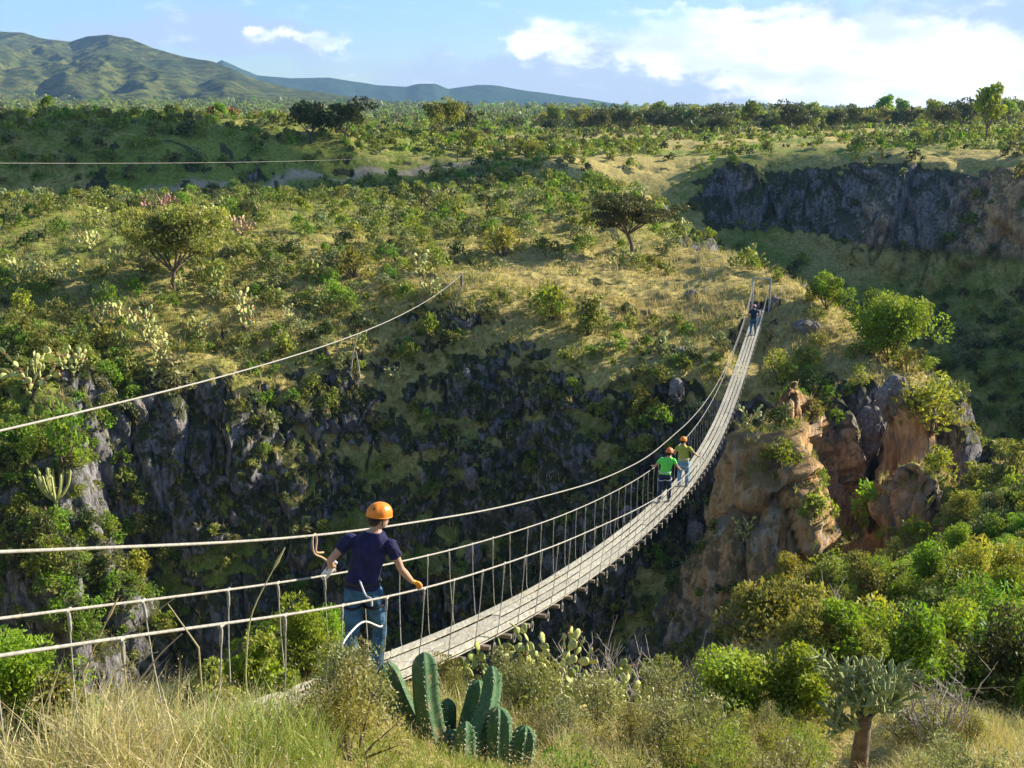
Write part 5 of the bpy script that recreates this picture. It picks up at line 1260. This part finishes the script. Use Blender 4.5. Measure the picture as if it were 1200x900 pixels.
# left foreground
hb(352, 735, 10.9, .52, 'bright green leafy bush left of the near hiker', L=.036, W=.015, ncl=30, nper=330)
hb(385, 710, 11.3, .40, 'taller bright green bush touching the near hiker on the left', L=.036, W=.015)
hb(300, 770, 9.8, .42, 'low bright green bush behind the handrail left of the hiker', L=.05, W=.025)
hb(240, 785, 8.9, .3, 'small green bush behind the crossed dead stalks', mat=OLV, L=.045, W=.022)
hb(20, 745, 7.6, .42, 'green leafy bush at the left edge behind the handrail', mat=GRN, L=.034, W=.015, ncl=30, nper=330)
hb(60, 770, 7.3, .28, 'small green bush right of the one at the left edge', mat=OLV, L=.045, W=.022)
for i, (u, v, t, rad, mat, l) in enumerate([(250, 850, 6.6, .42, GRY, 'grey green weedy bush in the left foreground below the handrail'), (330, 820, 7.6, .42, OLV, 'olive weedy bush in the foreground left of the columnar cactus'), (400, 835, 7.6, .38, GRY, 'grey green weedy bush beside the columnar cactus on its left'), (455, 780, 9.9, .3, GRY, 'low grey weeds at the hiker\'s feet'), (520, 785, 10.2, .28, OLV, 'low olive weeds in front of the deck start'), (620, 800, 9.6, .4, OLV, 'olive weedy bush behind the stubby cactus columns'), (700, 860, 9.4, .4, GRY, 'grey green weedy bush in the dry grass right of the cactus'), (1060, 855, 11.5, .35, GRY, 'grey green weeds beside the tree cactus trunk')]):
    h = near(u, v+45, t); o = nplant(shrub(22, 170, .07, .028, 1.25, 1., flat=1., dry=.25), 'weed', [mat, BARK], h, l, 'bush', rad)
WT = [shrub(22, 150, .07, .026, 1.3, 1., flat=1., dry=.22).build('weed', [m_, BARK], link=False) for m_ in (GRY, OLV, GRY, GRN)]
nW = 0
while nW < 46:
    u = rng.uniform(190, 1180); t = rng.uniform(5.8, 11.8); p = P3(u, 850, t); h, n_ = drop(p[0], p[1])
    uu_, vv_, tt_2 = to_px(np.array(h[:])+np.array([0, 0, .5]))
    s = (h.x-BP[0])*AX[0]+(h.y-BP[1])*AX[1]; o_ = (h.x-BP[0])*PR[0]+(h.y-BP[1])*PR[1]
    if abs(o_) < .85 or (430 < uu_ < 650 and t < 9) or abs(uu_-1003) < 50 or (uu_ < 480 and t > 8.5 and o_ < 1.2) or h.z < -9: continue
    s_ = rng.uniform(.2, .38); o = put(WT[nW % 4], h, s_, name='weed', sz=s_*rng.uniform(.9, 1.4)); nW += 1
    L_ = ['grey green', 'olive', 'pale grey', 'bright green'][(nW-1) % 4]+' weedy bush among the dry grass on the near rim'
    tag(o, L_, 'bush', L_.replace('bush', 'bushes'))
# dry stalks
for (pts_, l) in [([(57, 811), (147, 744), (207, 699)], 'long dead stalk slanting up to the handrail at left'), ([(233, 759), (197, 708)], 'short dead stalk crossing the end of the long one'), ([(157, 806), (188, 765), (213, 743)], 'dead stalk running beside the long one lower down'), ([(97, 789), (112, 755), (127, 724)], 'dry grass stalk with a seed head left of the crossed stalks'), ([(288, 790), (291, 722), (322, 664)], 'tall thin grass stalk rising above the handrail'), ([(133, 789), (158, 772), (185, 764)], 'bent dry stalk low behind the handrail'), ([(148, 799), (143, 751)], 'short upright dry stalk under the crossed stalks')]:
    t_ = 6.1; P_ = np.array([P3(u, v, t_) for u, v in pts_]); q = np.linspace(0, 1, 10); S = np.stack([np.interp(q, np.linspace(0, 1, len(P_)), P_[:, i]) for i in range(3)], 1)
    for _ in range(3): S[1:-1] = (S[:-2]+S[1:-1]*2+S[2:])/4
    h, n_ = drop(S[0][0], S[0][1]); S = np.vstack([[h.x, h.y, h.z-.02], S]); mb = MB(); tube(mb, S-S[0], np.linspace(.0055, .003, len(S)), 5)
    if 'seed' in l or 'tall' in l: e = S[-1]-S[0]; d_ = S[-1]-S[-2]; d_ /= np.linalg.norm(d_); tube(mb, [e-d_*.02, e+d_*.03, e+d_*.12], [.004, .009, .003], 6)
    o = mb.build('dry_stalk', STRAW); o.location = S[0]; tag(o, l, 'stalk')
for i, (u, v, t, s) in enumerate([(505, 800, 10.8, .16), (480, 795, 10.6, .12), (540, 800, 11, .13), (420, 800, 9.6, .1), (462, 790, 10.9, .2)]):
    boulder(0, 0, s, ['pale stone at the deck start in front of the planks', 'small stone beside the hiker\'s right foot', 'stone half hidden by weeds at the deck start', 'small stone left of the columnar cactus', 'flat grey stone just behind the hiker\'s feet'][i], seed=40+i, sc=(1.3, 1, .7), loc=near(u, v, t))
# near grass
pts, hts, mi = [], [], []
for k in range(7500):
    y = rng.uniform(1.6, 13.2); x = rng.uniform(-.62, .62)*y+rng.uniform(-.5, .5)
    h, n_ = drop(x, y)
    if h is None or h.z < -8: continue
    s = (x-BP[0])*AX[0]+(y-BP[1])*AX[1]; o_ = (x-BP[0])*PR[0]+(y-BP[1])*PR[1]
    if abs(o_) < .58: continue
    u_, v_, t_ = to_px(np.array(h[:])); H = rng.uniform(.16, .34)
    if x < -1. and y < 7: H *= rng.uniform(1.0, 1.45)
    if abs(u_-1003) < 45: H *= .4
    if y > 8.5 and -3 < x < 1.5: H *= .5
    if 380 < u_ < 640 and y < 7.6: H *= .55
    n_d = float(fbm(np.array([x*.7]), np.array([y*.7]), oct=2, seed=300)[0])
    gr = .35+n_d*1.2 + (.2 if 240 < u_ < 640 else -.35)
    if abs(u_-540) < 110 and v_ > 880 and y < 8: H = min(H, .14)
    pts.append(h[:]); hts.append(H); mi.append(1 if rng.random() < gr else 0)
grassmass('near_grass', pts, hts, 42, .0013, 'tall dry grass and weeds covering the near rim in the foreground', [STRAW, GRASSG], mi=mi, seg=3, heads=True, lean=.4)

# fine seed heads above the dry grass
mb = MB(); sel = [i for i in range(len(pts)) if pts[i][1] < 12 and rng.random() < .8]
B_ = np.array([pts[i] for i in sel]); H_ = np.array([hts[i] for i in sel]); B_ = np.repeat(B_, 16, 0); H_ = np.repeat(H_, 16); n = len(B_)
Cc = B_+np.concatenate([rng.normal(0, .09, (n, 2)), (H_*rng.uniform(.5, 1.15, n))[:, None]], 1)
t = np.stack([np.clip(rng.normal(.5, .12, n), .2, .85), np.clip(rng.normal(.5, .1, n), 0, 1), np.clip(rng.normal(.15, .2, n), 0, .8)], 1)
leafquads(mb, Cc, np.full(n, .014), np.full(n, .004), t, up=.8)
o = mb.build('seed_heads', STRAW); tag(o, 'fine beige seed heads of the dry grass in the foreground', 'grass', kind='stuff')
